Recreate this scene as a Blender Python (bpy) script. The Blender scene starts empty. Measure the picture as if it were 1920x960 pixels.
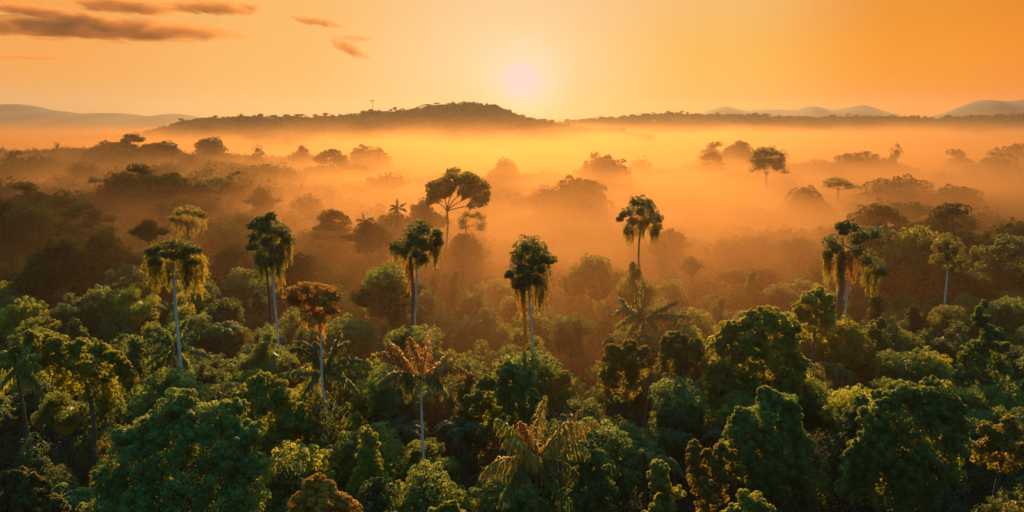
import bpy, math, random
import numpy as np
R = math.radians
sc = bpy.context.scene
COL = sc.collection

# ------------------------------------------------------------------ camera
PITCH = R(9.7); HFOV = R(65.0); CAMZ = 60.0
FPX = 960.0 / math.tan(HFOV / 2)            # focal length in pixels of the 1920 px wide photo
cam_d = bpy.data.cameras.new('camera'); cam = bpy.data.objects.new('camera', cam_d); COL.objects.link(cam)
cam_d.sensor_fit = 'HORIZONTAL'; cam_d.angle = HFOV; cam_d.clip_start = 0.5; cam_d.clip_end = 60000
cam.location = (0, 0, CAMZ); cam.rotation_euler = (R(90) - PITCH, 0, 0)
sc.camera = cam

# ------------------------------------------------------------------ world and sun
SUN_AZ = R(0.7); SUN_EL = R(20.0)            # lamp
DISC_EL = R(2.5)                            # the disc as it stands in the sky
SUN_STRENGTH = 5.0
SKY_STRENGTH = 0.082
HAZE_DENSITY = 9e-5
EXPOSURE = 1.4
GLOW = 0.36                                 # radiance of the sunrise glow

w = bpy.data.worlds.new("World"); sc.world = w; w.use_nodes = True
nt = w.node_tree; nt.nodes.clear()
def N(tree, t, **kw):
    n = tree.nodes.new(t)
    for k, v in kw.items(): setattr(n, k, v)
    return n
def mathn(tree, op, a, b=None, c=None, clamp=False):
    n = N(tree, 'ShaderNodeMath', operation=op, use_clamp=clamp)
    for i, v in enumerate((a, b, c)):
        if v is None: continue
        if isinstance(v, (int, float)): n.inputs[i].default_value = v
        else: tree.links.new(v, n.inputs[i])
    return n.outputs[0]
def ramp(tree, fac, stops, interp='EASE'):
    n = N(tree, 'ShaderNodeValToRGB'); n.color_ramp.interpolation = interp
    el = n.color_ramp.elements
    while len(el) < len(stops): el.new(0.5)
    for e, (p, c) in zip(el, stops):
        e.position = p; e.color = (*c, 1)
    tree.links.new(fac, n.inputs[0]); return n.outputs[0]
def smooth(tree, v, a, b, lo=0.0, hi=1.0):
    n = N(tree, 'ShaderNodeMapRange', interpolation_type='SMOOTHSTEP')
    tree.links.new(v, n.inputs[0])
    n.inputs[1].default_value = a; n.inputs[2].default_value = b; n.inputs[3].default_value = lo; n.inputs[4].default_value = hi
    return n.outputs[0]
def mixc(tree, fac, a, b, mode='MIX'):
    n = N(tree, 'ShaderNodeMix', data_type='RGBA', blend_type=mode)
    if isinstance(fac, (int, float)): n.inputs[0].default_value = fac
    else: tree.links.new(fac, n.inputs[0])
    for i, v in ((6, a), (7, b)):
        if isinstance(v, tuple): n.inputs[i].default_value = (*v, 1)
        else: tree.links.new(v, n.inputs[i])
    return n.outputs[2]

tc = N(nt, 'ShaderNodeTexCoord')
sep = N(nt, 'ShaderNodeSeparateXYZ'); nt.links.new(tc.outputs['Generated'], sep.inputs[0])
el_deg = mathn(nt, 'MULTIPLY', mathn(nt, 'ARCSINE', sep.outputs[2]), 180 / math.pi)
az_deg = mathn(nt, 'MULTIPLY', mathn(nt, 'ARCTAN2', sep.outputs[0], sep.outputs[1]), 180 / math.pi)
sky = N(nt, 'ShaderNodeTexSky', sky_type='NISHITA', sun_disc=False)
sky.sun_elevation = SUN_EL; sky.sun_rotation = SUN_AZ
sky.air_density = 1.0; sky.dust_density = 2.0; sky.ozone_density = 1.5
sky_c = mixc(nt, 1.0, sky.outputs[0], (0.46 * SKY_STRENGTH * 10, 0.96 * SKY_STRENGTH * 10, 1.02 * SKY_STRENGTH * 10), 'MULTIPLY')
zen = smooth(nt, el_deg, -2, 64, .05, 2.0)  # sky reshaped: raised overhead, dimmed low, so crown tops brighten and sides darken
zc = N(nt, 'ShaderNodeCombineXYZ'); [nt.links.new(zen, zc.inputs[i]) for i in range(3)]
sky_c = mixc(nt, 1.0, sky_c, zc.outputs[0], 'MULTIPLY')
# the sunrise glow along the horizon, by azimuth (-40..40 degrees) and elevation
azn = mathn(nt, 'MULTIPLY_ADD', az_deg, 1 / 80, 0.5, clamp=True)
lowc = ramp(nt, azn, [(0.0, (.74, .40, .17)), (.12, (.84, .45, .18)), (.30, (.92, .50, .19)), (.50, (.96, .62, .24)),
                      (.68, (.98, .40, .065)), (.82, (1.0, .25, .012)), (1.0, (.98, .19, .004))])
midc = ramp(nt, azn, [(0.0, (.95, .38, .085)), (.12, (.97, .40, .09)), (.30, (.97, .50, .14)), (.50, (.97, .70, .36)),
                      (.68, (.96, .49, .085)), (.82, (.97, .31, .014)), (1.0, (.95, .21, .004))])
topc = ramp(nt, azn, [(0.0, (.94, .36, .07)), (.12, (.95, .38, .075)), (.30, (.97, .50, .14)), (.50, (.96, .63, .31)),
                      (.68, (.93, .50, .16)), (.82, (.84, .29, .028)), (1.0, (.70, .19, .010))])
glow = mixc(nt, smooth(nt, el_deg, -0.3, 3.5), lowc, midc)
glow = mixc(nt, smooth(nt, el_deg, 3.5, 8.5), glow, topc)
# the glow right around the sun and its pale disc
sd = N(nt, 'ShaderNodeVectorMath', operation='DOT_PRODUCT')
nrm = N(nt, 'ShaderNodeVectorMath', operation='NORMALIZE'); nt.links.new(tc.outputs['Generated'], nrm.inputs[0])
nt.links.new(nrm.outputs[0], sd.inputs[0])
sd.inputs[1].default_value = (math.sin(SUN_AZ) * math.cos(DISC_EL), math.cos(SUN_AZ) * math.cos(DISC_EL), math.sin(DISC_EL))
ang = mathn(nt, 'MULTIPLY', mathn(nt, 'ARCCOSINE', mathn(nt, 'MINIMUM', sd.outputs['Value'], 0.9999999)), 180 / math.pi)
halo = mathn(nt, 'EXPONENT', mathn(nt, 'MULTIPLY', ang, -0.38))
glow = mixc(nt, halo, glow, (0.0, 0.06, 0.10), 'ADD')
glow = mixc(nt, smooth(nt, ang, 4.0, 1.0), glow, (1.02, .76, .50))
glow = mixc(nt, smooth(nt, ang, 1.8, .9), glow, (1.02, .72, .69))
# faint streaks high up
band = mathn(nt, 'MULTIPLY', smooth(nt, el_deg, 23, 9), smooth(nt, mathn(nt, 'ABSOLUTE', az_deg), 62, 37))
final = mixc(nt, band, sky_c, glow)
bg = N(nt, 'ShaderNodeBackground'); bg.inputs[1].default_value = 0.1
# strengths: the sky texture is scaled by 0.1 here; the glow colours are radiances, so they are divided by it
glow10 = mixc(nt, 1.0, glow, (10 * GLOW, 10 * GLOW, 10 * GLOW), 'MULTIPLY')
final = mixc(nt, band, sky_c, glow10)
nt.links.new(final, bg.inputs[0])
wo = N(nt, 'ShaderNodeOutputWorld'); nt.links.new(bg.outputs[0], wo.inputs[0])

sun_d = bpy.data.lights.new('sun', 'SUN'); sun = bpy.data.objects.new('sun', sun_d); COL.objects.link(sun)
sun_d.energy = SUN_STRENGTH; sun_d.angle = R(0.6); sun_d.color = (1.0, 0.56, 0.17)
sun.rotation_euler = (R(90) - SUN_EL, 0, math.pi - SUN_AZ)
sun.location = (0, 0, 200)

vs = sc.view_settings
vs.view_transform = 'Standard'; vs.look = 'None'; vs.exposure = EXPOSURE; vs.gamma = 1.0; vs.use_curve_mapping = False
sc.render.engine = 'CYCLES'
cy = sc.cycles
cy.max_bounces = 5; cy.diffuse_bounces = 3; cy.glossy_bounces = 1; cy.transmission_bounces = 3; cy.volume_bounces = 1
cy.transparent_max_bounces = 8; cy.caustics_reflective = False; cy.caustics_refractive = False
cy.use_denoising = True; cy.denoiser = 'OPENIMAGEDENOISE'
cy.use_adaptive_sampling = True; cy.adaptive_threshold = 0.008
cy.volume_step_rate = 0.5; cy.volume_max_steps = 96

# ------------------------------------------------------------------ helpers
def ray(px, py):
    dx = px - 960.0; dy = 480.0 - py
    f = (0, math.cos(PITCH), -math.sin(PITCH)); u = (0, math.sin(PITCH), math.cos(PITCH))
    return np.array((dx, FPX * f[1] + dy * u[1], FPX * f[2] + dy * u[2]))
def at(px, py, Y):
    d = ray(px, py); return np.array((0, 0, CAMZ)) + d * (Y / d[1])
def mpp(Y):                                   # metres per photo pixel at depth Y
    return Y / (FPX * math.cos(PITCH)) * 1.0
def project(p):
    v = np.asarray(p, float) - np.array((0, 0, CAMZ))
    z = v[1] * math.cos(PITCH) - v[2] * math.sin(PITCH); u = v[1] * math.sin(PITCH) + v[2] * math.cos(PITCH)
    return 960 + FPX * v[0] / z, 480 - FPX * u / z
def elev_z(px, py, Y): return at(px, py, Y)[2]

_cr = np.random.default_rng(5)
_ph = _cr.uniform(0, 6.28, (6, 2)); _fr = np.array((.009, .017, .031, .06, .11, .2)); _an = _cr.uniform(0, 6.28, 6)
def wav(x, y, s=1.0):
    t = 0
    for i in range(6):
        k = _fr[i] * s
        t = t + np.sin(k * (x * math.cos(_an[i]) + y * math.sin(_an[i])) + _ph[i, 0]) * np.sin(k * (-x * math.sin(_an[i]) + y * math.cos(_an[i])) + _ph[i, 1]) / (i + 1)
    return t

RA = [(-900, 262), (-200, 262), (0, 263), (120, 258), (230, 252), (300, 240), (360, 222), (430, 217), (560, 217), (640, 212), (760, 204), (830, 194), (880, 189), (920, 193),
      (960, 207), (1010, 222), (1080, 238), (1180, 246), (1300, 262), (2800, 262)]
RB = [(-900, 250), (700, 246), (980, 236), (1100, 222), (1180, 217), (1260, 211), (1330, 213), (1500, 217), (1680, 217), (1760, 220), (1830, 218), (1920, 212), (2800, 218)]
YA, YB = 1500.0, 2300.0
def crest(tab, Y, x, drop):
    px = 960 + np.asarray(x, float) * FPX * math.cos(PITCH) / Y * 1.03
    py = np.interp(px, [a for a, b in tab], [b for a, b in tab])
    ang_ = np.arctan((480 - py) / FPX) - PITCH
    return CAMZ + Y * np.tan(ang_) - drop
def ground(x, y):
    x = np.asarray(x, float); y = np.asarray(y, float)
    z = 1.1 * wav(x, y, 1.5)
    def hill(cx, cy_, h, sx, sy): return h * np.exp(-((x - cx) / sx) ** 2 - ((y - cy_) / sy) ** 2)
    z = z + hill(-175, 430, 17, 110, 120) + hill(-330, 650, 20, 170, 170) + hill(-75, 262, 8, 45, 50) + hill(125, 245, 9, 60, 50) + hill(-260, 900, 14, 200, 150)
    z = z + hill(210, 700, 12, 120, 120)
    d = np.where(y < YA, (y - YA) / 210, (y - YA) / 330)
    z = z + np.maximum(crest(RA, YA, x, 12) - 2, 0) * np.exp(-d * d)
    d = np.where(y < YB, (y - YB) / 260, (y - YB) / 420)
    z = z + np.maximum(crest(RB, YB, x, 13) - 2, 0) * np.exp(-d * d)
    return z

class Geo:
    """collects quads and triangles; builds one mesh"""
    def __init__(s): s.v = []; s.q = []; s.t = []; s.n = 0; s.mq = []; s.mt = []
    def quads(s, V, mat=0):                    # V (n,4,3)
        n = len(V)
        if n == 0: return
        s.v.append(V.reshape(-1, 3)); s.q.append(np.arange(n * 4).reshape(-1, 4) + s.n); s.mq.append(np.full(n, mat)); s.n += n * 4
    def mesh(s, V, Q, mat=0):
        V = np.asarray(V, float); Q = np.asarray(Q, int)
        s.v.append(V); s.q.append(Q + s.n); s.mq.append(np.full(len(Q), mat)); s.n += len(V)
    def verts(s): return np.concatenate(s.v)
    def build(s, name, origin=(0, 0, 0), smooth_=False):
        V = np.concatenate(s.v) - np.asarray(origin); Q = np.concatenate(s.q)
        me = bpy.data.meshes.new(name)
        me.vertices.add(len(V)); me.vertices.foreach_set('co', V.astype(np.float32).ravel())
        me.loops.add(Q.size); me.loops.foreach_set('vertex_index', Q.astype(np.int32).ravel())
        me.polygons.add(len(Q)); me.polygons.foreach_set('loop_start', (np.arange(len(Q)) * 4).astype(np.int32))
        me.polygons.foreach_set('material_index', np.concatenate(s.mq).astype(np.int32))
        if smooth_: me.polygons.foreach_set('use_smooth', np.ones(len(Q), bool))
        me.update(calc_edges=True); me.validate()
        return me

def unit(a): return a / np.maximum(np.linalg.norm(a, axis=-1, keepdims=True), 1e-9)
def sphere_pts(n, rng, zmin=-1.0):
    z = rng.uniform(zmin, 1, n); a = rng.uniform(0, 2 * np.pi, n); r = np.sqrt(1 - z * z)
    return np.stack((r * np.cos(a), r * np.sin(a), z), -1)
def even_pts(n, rng, zmin=-1.0):
    i = np.arange(n) + .5; z = 1 - (1 - zmin) * i / n; a = i * 2.399963 + rng.uniform(0, 6.28)
    z = np.clip(z + rng.normal(0, .06, n), zmin, 1); r = np.sqrt(np.maximum(0, 1 - z * z)); a = a + rng.normal(0, .22, n)
    return np.stack((r * np.cos(a), r * np.sin(a), z), -1)
def leaf_quads(C, Nn, L, W, rng, droop=0.35):
    n = len(C)
    U = rng.normal(0, 1, (n, 3)); U -= (U * Nn).sum(-1, keepdims=True) * Nn; U = unit(U)
    U = unit(U + np.array((0, 0, -droop))); V = unit(np.cross(Nn, U))
    l = (L * rng.uniform(.65, 1.25, n))[:, None]; w_ = (W * rng.uniform(.7, 1.2, n))[:, None]
    return np.stack((C - U * l / 2, C + V * w_ / 2 - U * l * .05 + Nn * w_ * .12, C + U * l / 2, C - V * w_ / 2 - U * l * .05 + Nn * w_ * .12), 1)
_sv = []; _sq = []
for i in range(6):
    for j in range(8):
        t = math.pi * (i + .25) / 5.5; a = 2 * math.pi * j / 8
        _sv.append((math.sin(t) * math.cos(a), math.sin(t) * math.sin(a), math.cos(t)))
for i in range(5):
    for j in range(8): _sq.append((i * 8 + j, i * 8 + (j + 1) % 8, (i + 1) * 8 + (j + 1) % 8, (i + 1) * 8 + j))
_sv = np.array(_sv); _sq = np.array(_sq)[:, ::-1]
def blob(G, c, r, rng, mat=0):
    G.mesh(_sv * np.asarray(r) * rng.uniform(.85, 1.1, (len(_sv), 1)) + np.asarray(c), _sq, mat)
def lobe(G, c, r, rng, n2=14, nl=28, leaf=.42, flat=1.0, zmin=-.55, core=.58, r2f=.33, droop=.35, open_=1.0, mat=0):
    """one rounded mass of foliage: sub-clumps on a sphere, leaves on the sub-clumps"""
    c = np.asarray(c, float); rr = np.array((r, r, r * flat))
    P = even_pts(n2, rng, zmin) * rng.uniform(.74, 1.06, (n2, 1))
    C2 = c + P * rr
    r2 = r * r2f * rng.uniform(.75, 1.25, n2)
    D = sphere_pts(n2 * nl, rng, -.75); k = np.repeat(np.arange(n2), nl)
    D = unit(D + P[k] * .45 + np.array((0, 0, .25)))
    Cc = C2[k] + D * (r2[k] * rng.uniform(.80, 1.08, n2 * nl))[:, None] * np.array((1, 1, .55 + .45 * flat))
    if open_ < 1: m = rng.random(len(Cc)) < open_; Cc = Cc[m]; D = D[m]
    Nn = unit(D + rng.normal(0, .27, D.shape))
    G.quads(leaf_quads(Cc, Nn, leaf, leaf * .5, rng, droop), mat)
    if core > 0:
        blob(G, c, rr * core * .8, rng, mat)
        n3 = n2 * max(6, nl // 4); D = sphere_pts(n3, rng); Nn = unit(D + rng.normal(0, .5, D.shape))
        G.quads(leaf_quads(c + D * rr * rng.uniform(core * .9, core * 1.2, (n3, 1)), Nn, leaf * 1.15, leaf * .6, rng, droop), mat)
def strand(G, p, length, rng, leaf=.32, width=.22, step=.13, mat=0, sway=.25):
    n = max(4, int(length / step)); t = np.linspace(0, 1, n)
    o = rng.normal(0, sway, 2)
    C = np.stack((p[0] + o[0] * t * t + rng.normal(0, width, n) * (1 - .75 * t), p[1] + o[1] * t * t + rng.normal(0, width, n) * (1 - .75 * t), p[2] - length * t), -1)
    Nn = unit(rng.normal(0, 1, (n, 3)) * np.array((1, 1, .35)))
    G.quads(leaf_quads(C, Nn, leaf, leaf * .42, rng, 1.6), mat)
def tube(G, pts, rad, sides=8, mat=0):
    pts = np.asarray(pts, float); n = len(pts); rad = np.broadcast_to(np.asarray(rad, float), (n,))
    T = unit(np.gradient(pts, axis=0)); ref = np.array((1, 0, 0)) if abs(T[:, 2]).mean() > .6 else np.array((0, 0, 1.))
    A = unit(np.cross(T, ref)); B = np.cross(T, A)
    a = np.arange(sides) * 2 * np.pi / sides
    V = pts[:, None] + rad[:, None, None] * (np.cos(a)[None, :, None] * A[:, None] + np.sin(a)[None, :, None] * B[:, None])
    Q = [(i * sides + j, i * sides + (j + 1) % sides, (i + 1) * sides + (j + 1) % sides, (i + 1) * sides + j) for i in range(n - 1) for j in range(sides)]
    G.mesh(V.reshape(-1, 3), Q, mat)
def bez(a, b, c, n=14):
    t = np.linspace(0, 1, n)[:, None]; return (1 - t) ** 2 * np.asarray(a) + 2 * t * (1 - t) * np.asarray(b) + t * t * np.asarray(c)
def frond(G, pts, rng, leaflen=.8, n=46, width=.14, hang=.55, stalk=.05, mat=0, smat=0, start=.12):
    """a feather frond: rachis tube and two rows of narrow drooping leaflets"""
    pts = np.asarray(pts, float); m = len(pts)
    tube(G, pts, np.linspace(stalk, stalk * .25, m), 5, smat)
    t = np.linspace(start, 1, n); f = t * (m - 1); i = np.minimum(f.astype(int), m - 2); fr = (f - i)[:, None]
    P = pts[i] * (1 - fr) + pts[i + 1] * fr; T = unit(pts[i + 1] - pts[i])
    S = unit(np.cross(T, np.array((0, 0, 1.)) + rng.normal(0, .05, 3)))
    prof = leaflen * (np.sin(np.pi * np.clip(t * .86 + .12, 0, 1)) ** .6 + .08)
    for sg in (-1, 1):
        for rep in range(2):
            D = unit(S * sg + T * .45 + np.array((0, 0, -hang)) + rng.normal(0, .30, S.shape)); l = (prof * rng.uniform(.55, 1.2, n))[:, None]
            W = unit(np.cross(D, rng.normal(0, 1, D.shape) * .3 + np.array((0, 0, 1.)))) * width * .5
            mid = P + D * l * .55; tip = P + D * l * .95 + np.array((0, 0, -1.)) * l * (.18 + .25 * hang)
            G.quads(np.stack((P - W * .6, P + W * .6, mid + W, mid - W), 1), mat)
            G.quads(np.stack((mid - W, mid + W, tip + W * .15, tip - W * .15), 1), mat)

# ------------------------------------------------------------------ materials
def new_mat(name):
    m = bpy.data.materials.new(name); m.use_nodes = True; m.node_tree.nodes.clear(); return m, m.node_tree
def leaf_mat(name, dark, light, back, tw=.34, scale=.35, spec=.18):
    m, t = new_mat(name)
    oi = N(t, 'ShaderNodeObjectInfo'); geo = N(t, 'ShaderNodeNewGeometry')
    nz = N(t, 'ShaderNodeTexNoise'); nz.inputs['Scale'].default_value = scale; nz.inputs['Detail'].default_value = 3
    t.links.new(geo.outputs['Position'], nz.inputs['Vector'])
    rl = geo.outputs['Random Per Island']
    f = mathn(t, 'ADD', mathn(t, 'MULTIPLY', mathn(t, 'POWER', rl, 1.6), .75), mathn(t, 'MULTIPLY', smooth(t, nz.outputs['Fac'], .35, .68), .40))
    c = mixc(t, f, dark, light)
    hs = N(t, 'ShaderNodeHueSaturation')
    t.links.new(mathn(t, 'MULTIPLY_ADD', oi.outputs['Random'], .05, .475), hs.inputs['Hue'])
    t.links.new(mathn(t, 'MULTIPLY_ADD', oi.outputs['Random'], .5, .75), hs.inputs['Value'])
    t.links.new(c, hs.inputs['Color'])
    p = N(t, 'ShaderNodeBsdfPrincipled'); t.links.new(hs.outputs[0], p.inputs['Base Color'])
    p.inputs['Roughness'].default_value = .6; p.inputs['Specular IOR Level'].default_value = spec
    tr = N(t, 'ShaderNodeBsdfTranslucent'); tr.inputs[0].default_value = (*back, 1)
    mx = N(t, 'ShaderNodeMixShader'); mx.inputs[0].default_value = tw
    t.links.new(p.outputs[0], mx.inputs[1]); t.links.new(tr.outputs[0], mx.inputs[2])
    o = N(t, 'ShaderNodeOutputMaterial'); t.links.new(mx.outputs[0], o.inputs[0])
    return m
LEAF = {
    'dark':   leaf_mat('dark_leaves', (.011, .044, .016), (.038, .108, .032), (.20, .22, .02)),
    'mid':    leaf_mat('green_leaves', (.020, .072, .020), (.072, .165, .036), (.32, .34, .022), .40),
    'yellow': leaf_mat('yellow_green_leaves', (.045, .105, .018), (.145, .210, .028), (.50, .44, .02), .46),
    'olive':  leaf_mat('olive_leaves', (.034, .060, .016), (.098, .125, .026), (.36, .29, .018)),
    'rust':   leaf_mat('rust_leaves', (.24, .10, .012), (.52, .235, .02), (.60, .30, .03)),
    'red':    leaf_mat('red_brown_fronds', (.20, .080, .012), (.46, .21, .022), (.58, .26, .03)),
    'lifted':  leaf_mat('lifted_green_leaves', (.026, .088, .022), (.100, .195, .040), (.42, .42, .025), .42),  # green lightened in the colour itself, standing in for light on near crowns
    'sunny':  leaf_mat('sun_tinted_leaves', (.055, .115, .020), (.190, .235, .035), (.60, .50, .03), .48),  # yellow-green leaves, brightened in colour to stand in for frontal sunlight
    'amber':  leaf_mat('amber_leaves', (.095, .085, .014), (.29, .215, .025), (.58, .42, .035)),
    'far':    leaf_mat('far_leaves', (.012, .028, .011), (.028, .056, .018), (.12, .11, .015), .16, .05, 0.0),  # colour darkened to stand in for weaker light on distant crowns
    'gold':   leaf_mat('golden_vines', (.075, .062, .012), (.17, .13, .02), (.40, .28, .03), .42),
}
def bark_mat(name, a, b, ring=9.0):
    m, t = new_mat(name)
    tcx = N(t, 'ShaderNodeTexCoord'); mp = N(t, 'ShaderNodeMapping'); mp.inputs['Scale'].default_value = (1.2, 1.2, ring)
    t.links.new(tcx.outputs['Object'], mp.inputs[0])
    nz = N(t, 'ShaderNodeTexNoise'); nz.inputs['Scale'].default_value = 2.2; nz.inputs['Detail'].default_value = 6
    t.links.new(mp.outputs[0], nz.inputs['Vector'])
    c = mixc(t, smooth(t, nz.outputs['Fac'], .35, .68), a, b)
    p = N(t, 'ShaderNodeBsdfPrincipled'); t.links.new(c, p.inputs['Base Color']); p.inputs['Roughness'].default_value = .85
    bp = N(t, 'ShaderNodeBump'); bp.inputs['Strength'].default_value = .4; t.links.new(nz.outputs['Fac'], bp.inputs['Height']); t.links.new(bp.outputs[0], p.inputs['Normal'])
    o = N(t, 'ShaderNodeOutputMaterial'); t.links.new(p.outputs[0], o.inputs[0]); return m
BARK = {'pale': bark_mat('pale_bark', (.38, .30, .22), (.74, .61, .46)), 'brown': bark_mat('brown_bark', (.045, .03, .02), (.12, .085, .055)), 'red': bark_mat('red_bark', (.12, .045, .025), (.26, .11, .05))}

def flat_mat(name, a, b, scale, rough=.95):
    m, t = new_mat(name)
    geo = N(t, 'ShaderNodeNewGeometry'); nz = N(t, 'ShaderNodeTexNoise'); nz.inputs['Scale'].default_value = scale; nz.inputs['Detail'].default_value = 8
    t.links.new(geo.outputs['Position'], nz.inputs['Vector'])
    c = mixc(t, smooth(t, nz.outputs['Fac'], .38, .62), a, b)
    p = N(t, 'ShaderNodeBsdfPrincipled'); t.links.new(c, p.inputs['Base Color']); p.inputs['Roughness'].default_value = rough; p.inputs['Specular IOR Level'].default_value = .1
    o = N(t, 'ShaderNodeOutputMaterial'); t.links.new(p.outputs[0], o.inputs[0]); return m
GROUND = flat_mat('forest_floor', (.012, .014, .008), (.035, .03, .018), .35)
HILL = flat_mat('wooded_slope', (.018, .030, .014), (.05, .062, .026), .02)
MOUNTAIN = flat_mat('distant_mountain', (.020, .016, .013), (.032, .026, .020), .004)
METAL = flat_mat('weathered_metal', (.10, .09, .08), (.2, .18, .16), 1.0, .6)
def vol_mat(name, color, density, g, noise=None):
    m, t = new_mat(name)
    v = N(t, 'ShaderNodeVolumePrincipled'); v.inputs['Color'].default_value = (*color, 1); v.inputs['Density'].default_value = density; v.inputs['Anisotropy'].default_value = g
    o = N(t, 'ShaderNodeOutputMaterial'); t.links.new(v.outputs[0], o.inputs['Volume']); return m, t, v

# ------------------------------------------------------------------ object bookkeeping
def link(name, me, mat=None, parent=None, kind=None, mats=None):
    o = bpy.data.objects.new(name, me); COL.objects.link(o)
    if parent is not None: o.parent = parent
    ml = mats if mats else ([mat] if mat else [])
    if not me.materials:
        for m in ml: me.materials.append(None)
    for i, m in enumerate(ml):
        o.material_slots[i].link = 'OBJECT'; o.material_slots[i].material = m
    if kind: o['kind'] = kind
    return o
def thing(name, label, cat, loc, group=None):
    o = bpy.data.objects.new(name, None); COL.objects.link(o); o.empty_display_size = 1
    o.location = tuple(float(v) for v in loc); o['label'] = label; o['category'] = cat
    if group: o['group'] = group
    return o

# ------------------------------------------------------------------ ground, ridges, mountains
ys = np.concatenate((np.linspace(-150, 60, 12), np.linspace(75, 900, 110), np.linspace(920, 3100, 110), np.linspace(3200, 6600, 16)))
xs = np.concatenate((np.linspace(-4200, -1500, 14), np.linspace(-1450, -310, 58), np.linspace(-300, 300, 75), np.linspace(310, 1450, 58), np.linspace(1500, 4200, 14)))
X, Y = np.meshgrid(xs, ys); Z = ground(X, Y)
g = Geo(); nx, ny = len(xs), len(ys); idx = np.arange(nx * ny).reshape(ny, nx)
g.mesh(np.stack((X, Y, Z), -1).reshape(-1, 3), np.stack((idx[:-1, :-1], idx[:-1, 1:], idx[1:, 1:], idx[1:, :-1]), -1).reshape(-1, 4))
link('ground', g.build('ground', smooth_=True), GROUND, kind='structure')
ZMIN = float(Z.min())

def mountain(tab, Y0, depth, seed):
    g = Geo(); rng = np.random.default_rng(seed)
    px = np.linspace(tab[0][0], tab[-1][0], 150); py = np.interp(px, [a for a, b in tab], [b for a, b in tab])
    k = np.ones(5) / 5; py[2:-2] = np.convolve(py, k, 'valid')
    py = py + rng.normal(0, .25, len(px))
    V = []
    rows = np.linspace(-1, 1, 31)
    for r in rows:
        for a, b in zip(px, py):
            p = at(a, b, Y0); h = max(p[2] + 3, 2) * (1 - abs(r) ** 1.5)
            h *= 1 + .10 * math.sin(p[0] * .011 + r * 7) * abs(r); h += .05 * p[2] * math.sin(p[0] * .021 - r * 5) * (1 - abs(r)) * abs(r) * 4
            V.append((p[0], Y0 + r * depth, -3 + h))
    n = len(px); ii = np.arange(len(V)).reshape(len(rows), n)
    g.mesh(np.array(V), np.stack((ii[:-1, :-1], ii[:-1, 1:], ii[1:, 1:], ii[1:, :-1]), -1).reshape(-1, 4))
    return link('mountains', g.build('mountains', smooth_=True), MOUNTAIN, kind='structure')
# distant mountains
mountain([(-260, 215), (-120, 205), (0, 197), (28, 194), (75, 204), (150, 213), (210, 211), (280, 219), (335, 212), (365, 222), (430, 232), (520, 250)], 4800, 700, 1)
mountain([(1240, 240), (1290, 222), (1330, 207), (1360, 198), (1400, 208), (1440, 205), (1500, 206), (1522, 198), (1560, 207), (1600, 200), (1622, 196), (1665, 213), (1700, 232), (1740, 245)], 5200, 600, 2)
mountain([(1700, 240), (1745, 222), (1790, 211), (1822, 195), (1850, 187), (1892, 190), (1935, 185), (2040, 176), (2150, 190), (2300, 215)], 4300, 600, 3)

# ------------------------------------------------------------------ crown kinds shared by the ordinary trees
def meta(me, G):
    v = G.verts(); return dict(me=me, w=float(np.percentile(np.abs(v[:, 0]), 99) + np.percentile(np.abs(v[:, 1]), 99)), h=float(v[:, 2].max()))
def dome_crown(seed, Rr=6.0, H=4.6, n1=13, n2=15, nl=34, leaf=.52, r1=(.30, .44), flat=.85, skirt=-.25):
    rng = np.random.default_rng(seed); G = Geo()
    P = even_pts(n1, rng, skirt) * np.array((1, 1, 1)); P[:, :2] *= rng.uniform(.75, 1.1, (n1, 1))
    for p in P:
        r = Rr * rng.uniform(*r1)
        c = np.array((p[0] * (Rr - r * .6), p[1] * (Rr - r * .6), 2.4 + p[2] * (H - r * .5)))
        c += rng.normal(0, .35, 3)
        lobe(G, c, r, rng, n2, nl, leaf, flat=flat * rng.uniform(.85, 1.1))
    for k in range(7):
        a = 6.28 * (k + rng.uniform(-.3, .3)) / 7; q = Rr * rng.uniform(.45, .72); lobe(G, (q * math.cos(a), q * math.sin(a), rng.uniform(-1.6, .6)), Rr * .30, rng, 9, 22, leaf * 1.2, flat=1.3)
    blob(G, (0, 0, 2.0), (Rr * .55, Rr * .55, H * .5), rng)
    return meta(G.build('crown'), G)
def knobby_crown(seed, Rr=5.5, H=7.0, n1=24, leaf=.46):
    rng = np.random.default_rng(seed); G = Geo()
    for k in range(n1):
        a = rng.uniform(0, 6.28); q = math.sqrt(rng.random()); z = (1 - q * q) * H * rng.uniform(.55, 1.05) + rng.uniform(-1, .6)
        lobe(G, (q * Rr * math.cos(a), q * Rr * math.sin(a), 2 + z), rng.uniform(1.0, 1.9), rng, 10, 30, leaf, flat=1.05, r2f=.45)
    blob(G, (0, 0, 2.4), (Rr * .6, Rr * .6, H * .45), rng)
    return meta(G.build('crown'), G)
def tall_crown(seed, Rr=3.0, H=10.0, leaf=.46):
    rng = np.random.default_rng(seed); G = Geo()
    for k in range(18):
        t = k / 17; a = rng.uniform(0, 6.28); q = rng.uniform(.2, 1) * Rr * (1 - t * .75)
        lobe(G, (q * math.cos(a), q * math.sin(a), 1.2 + t * H), rng.uniform(1.1, 1.8) * (1 - .35 * t), rng, 11, 34, leaf, flat=1.1)
    for k in range(26):
        a = rng.uniform(0, 6.28); q = rng.uniform(.5, 1.05) * Rr; strand(G, (q * math.cos(a), q * math.sin(a), rng.uniform(1, H * .6)), rng.uniform(2, 4.5), rng)
    return meta(G.build('crown'), G)
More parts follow.
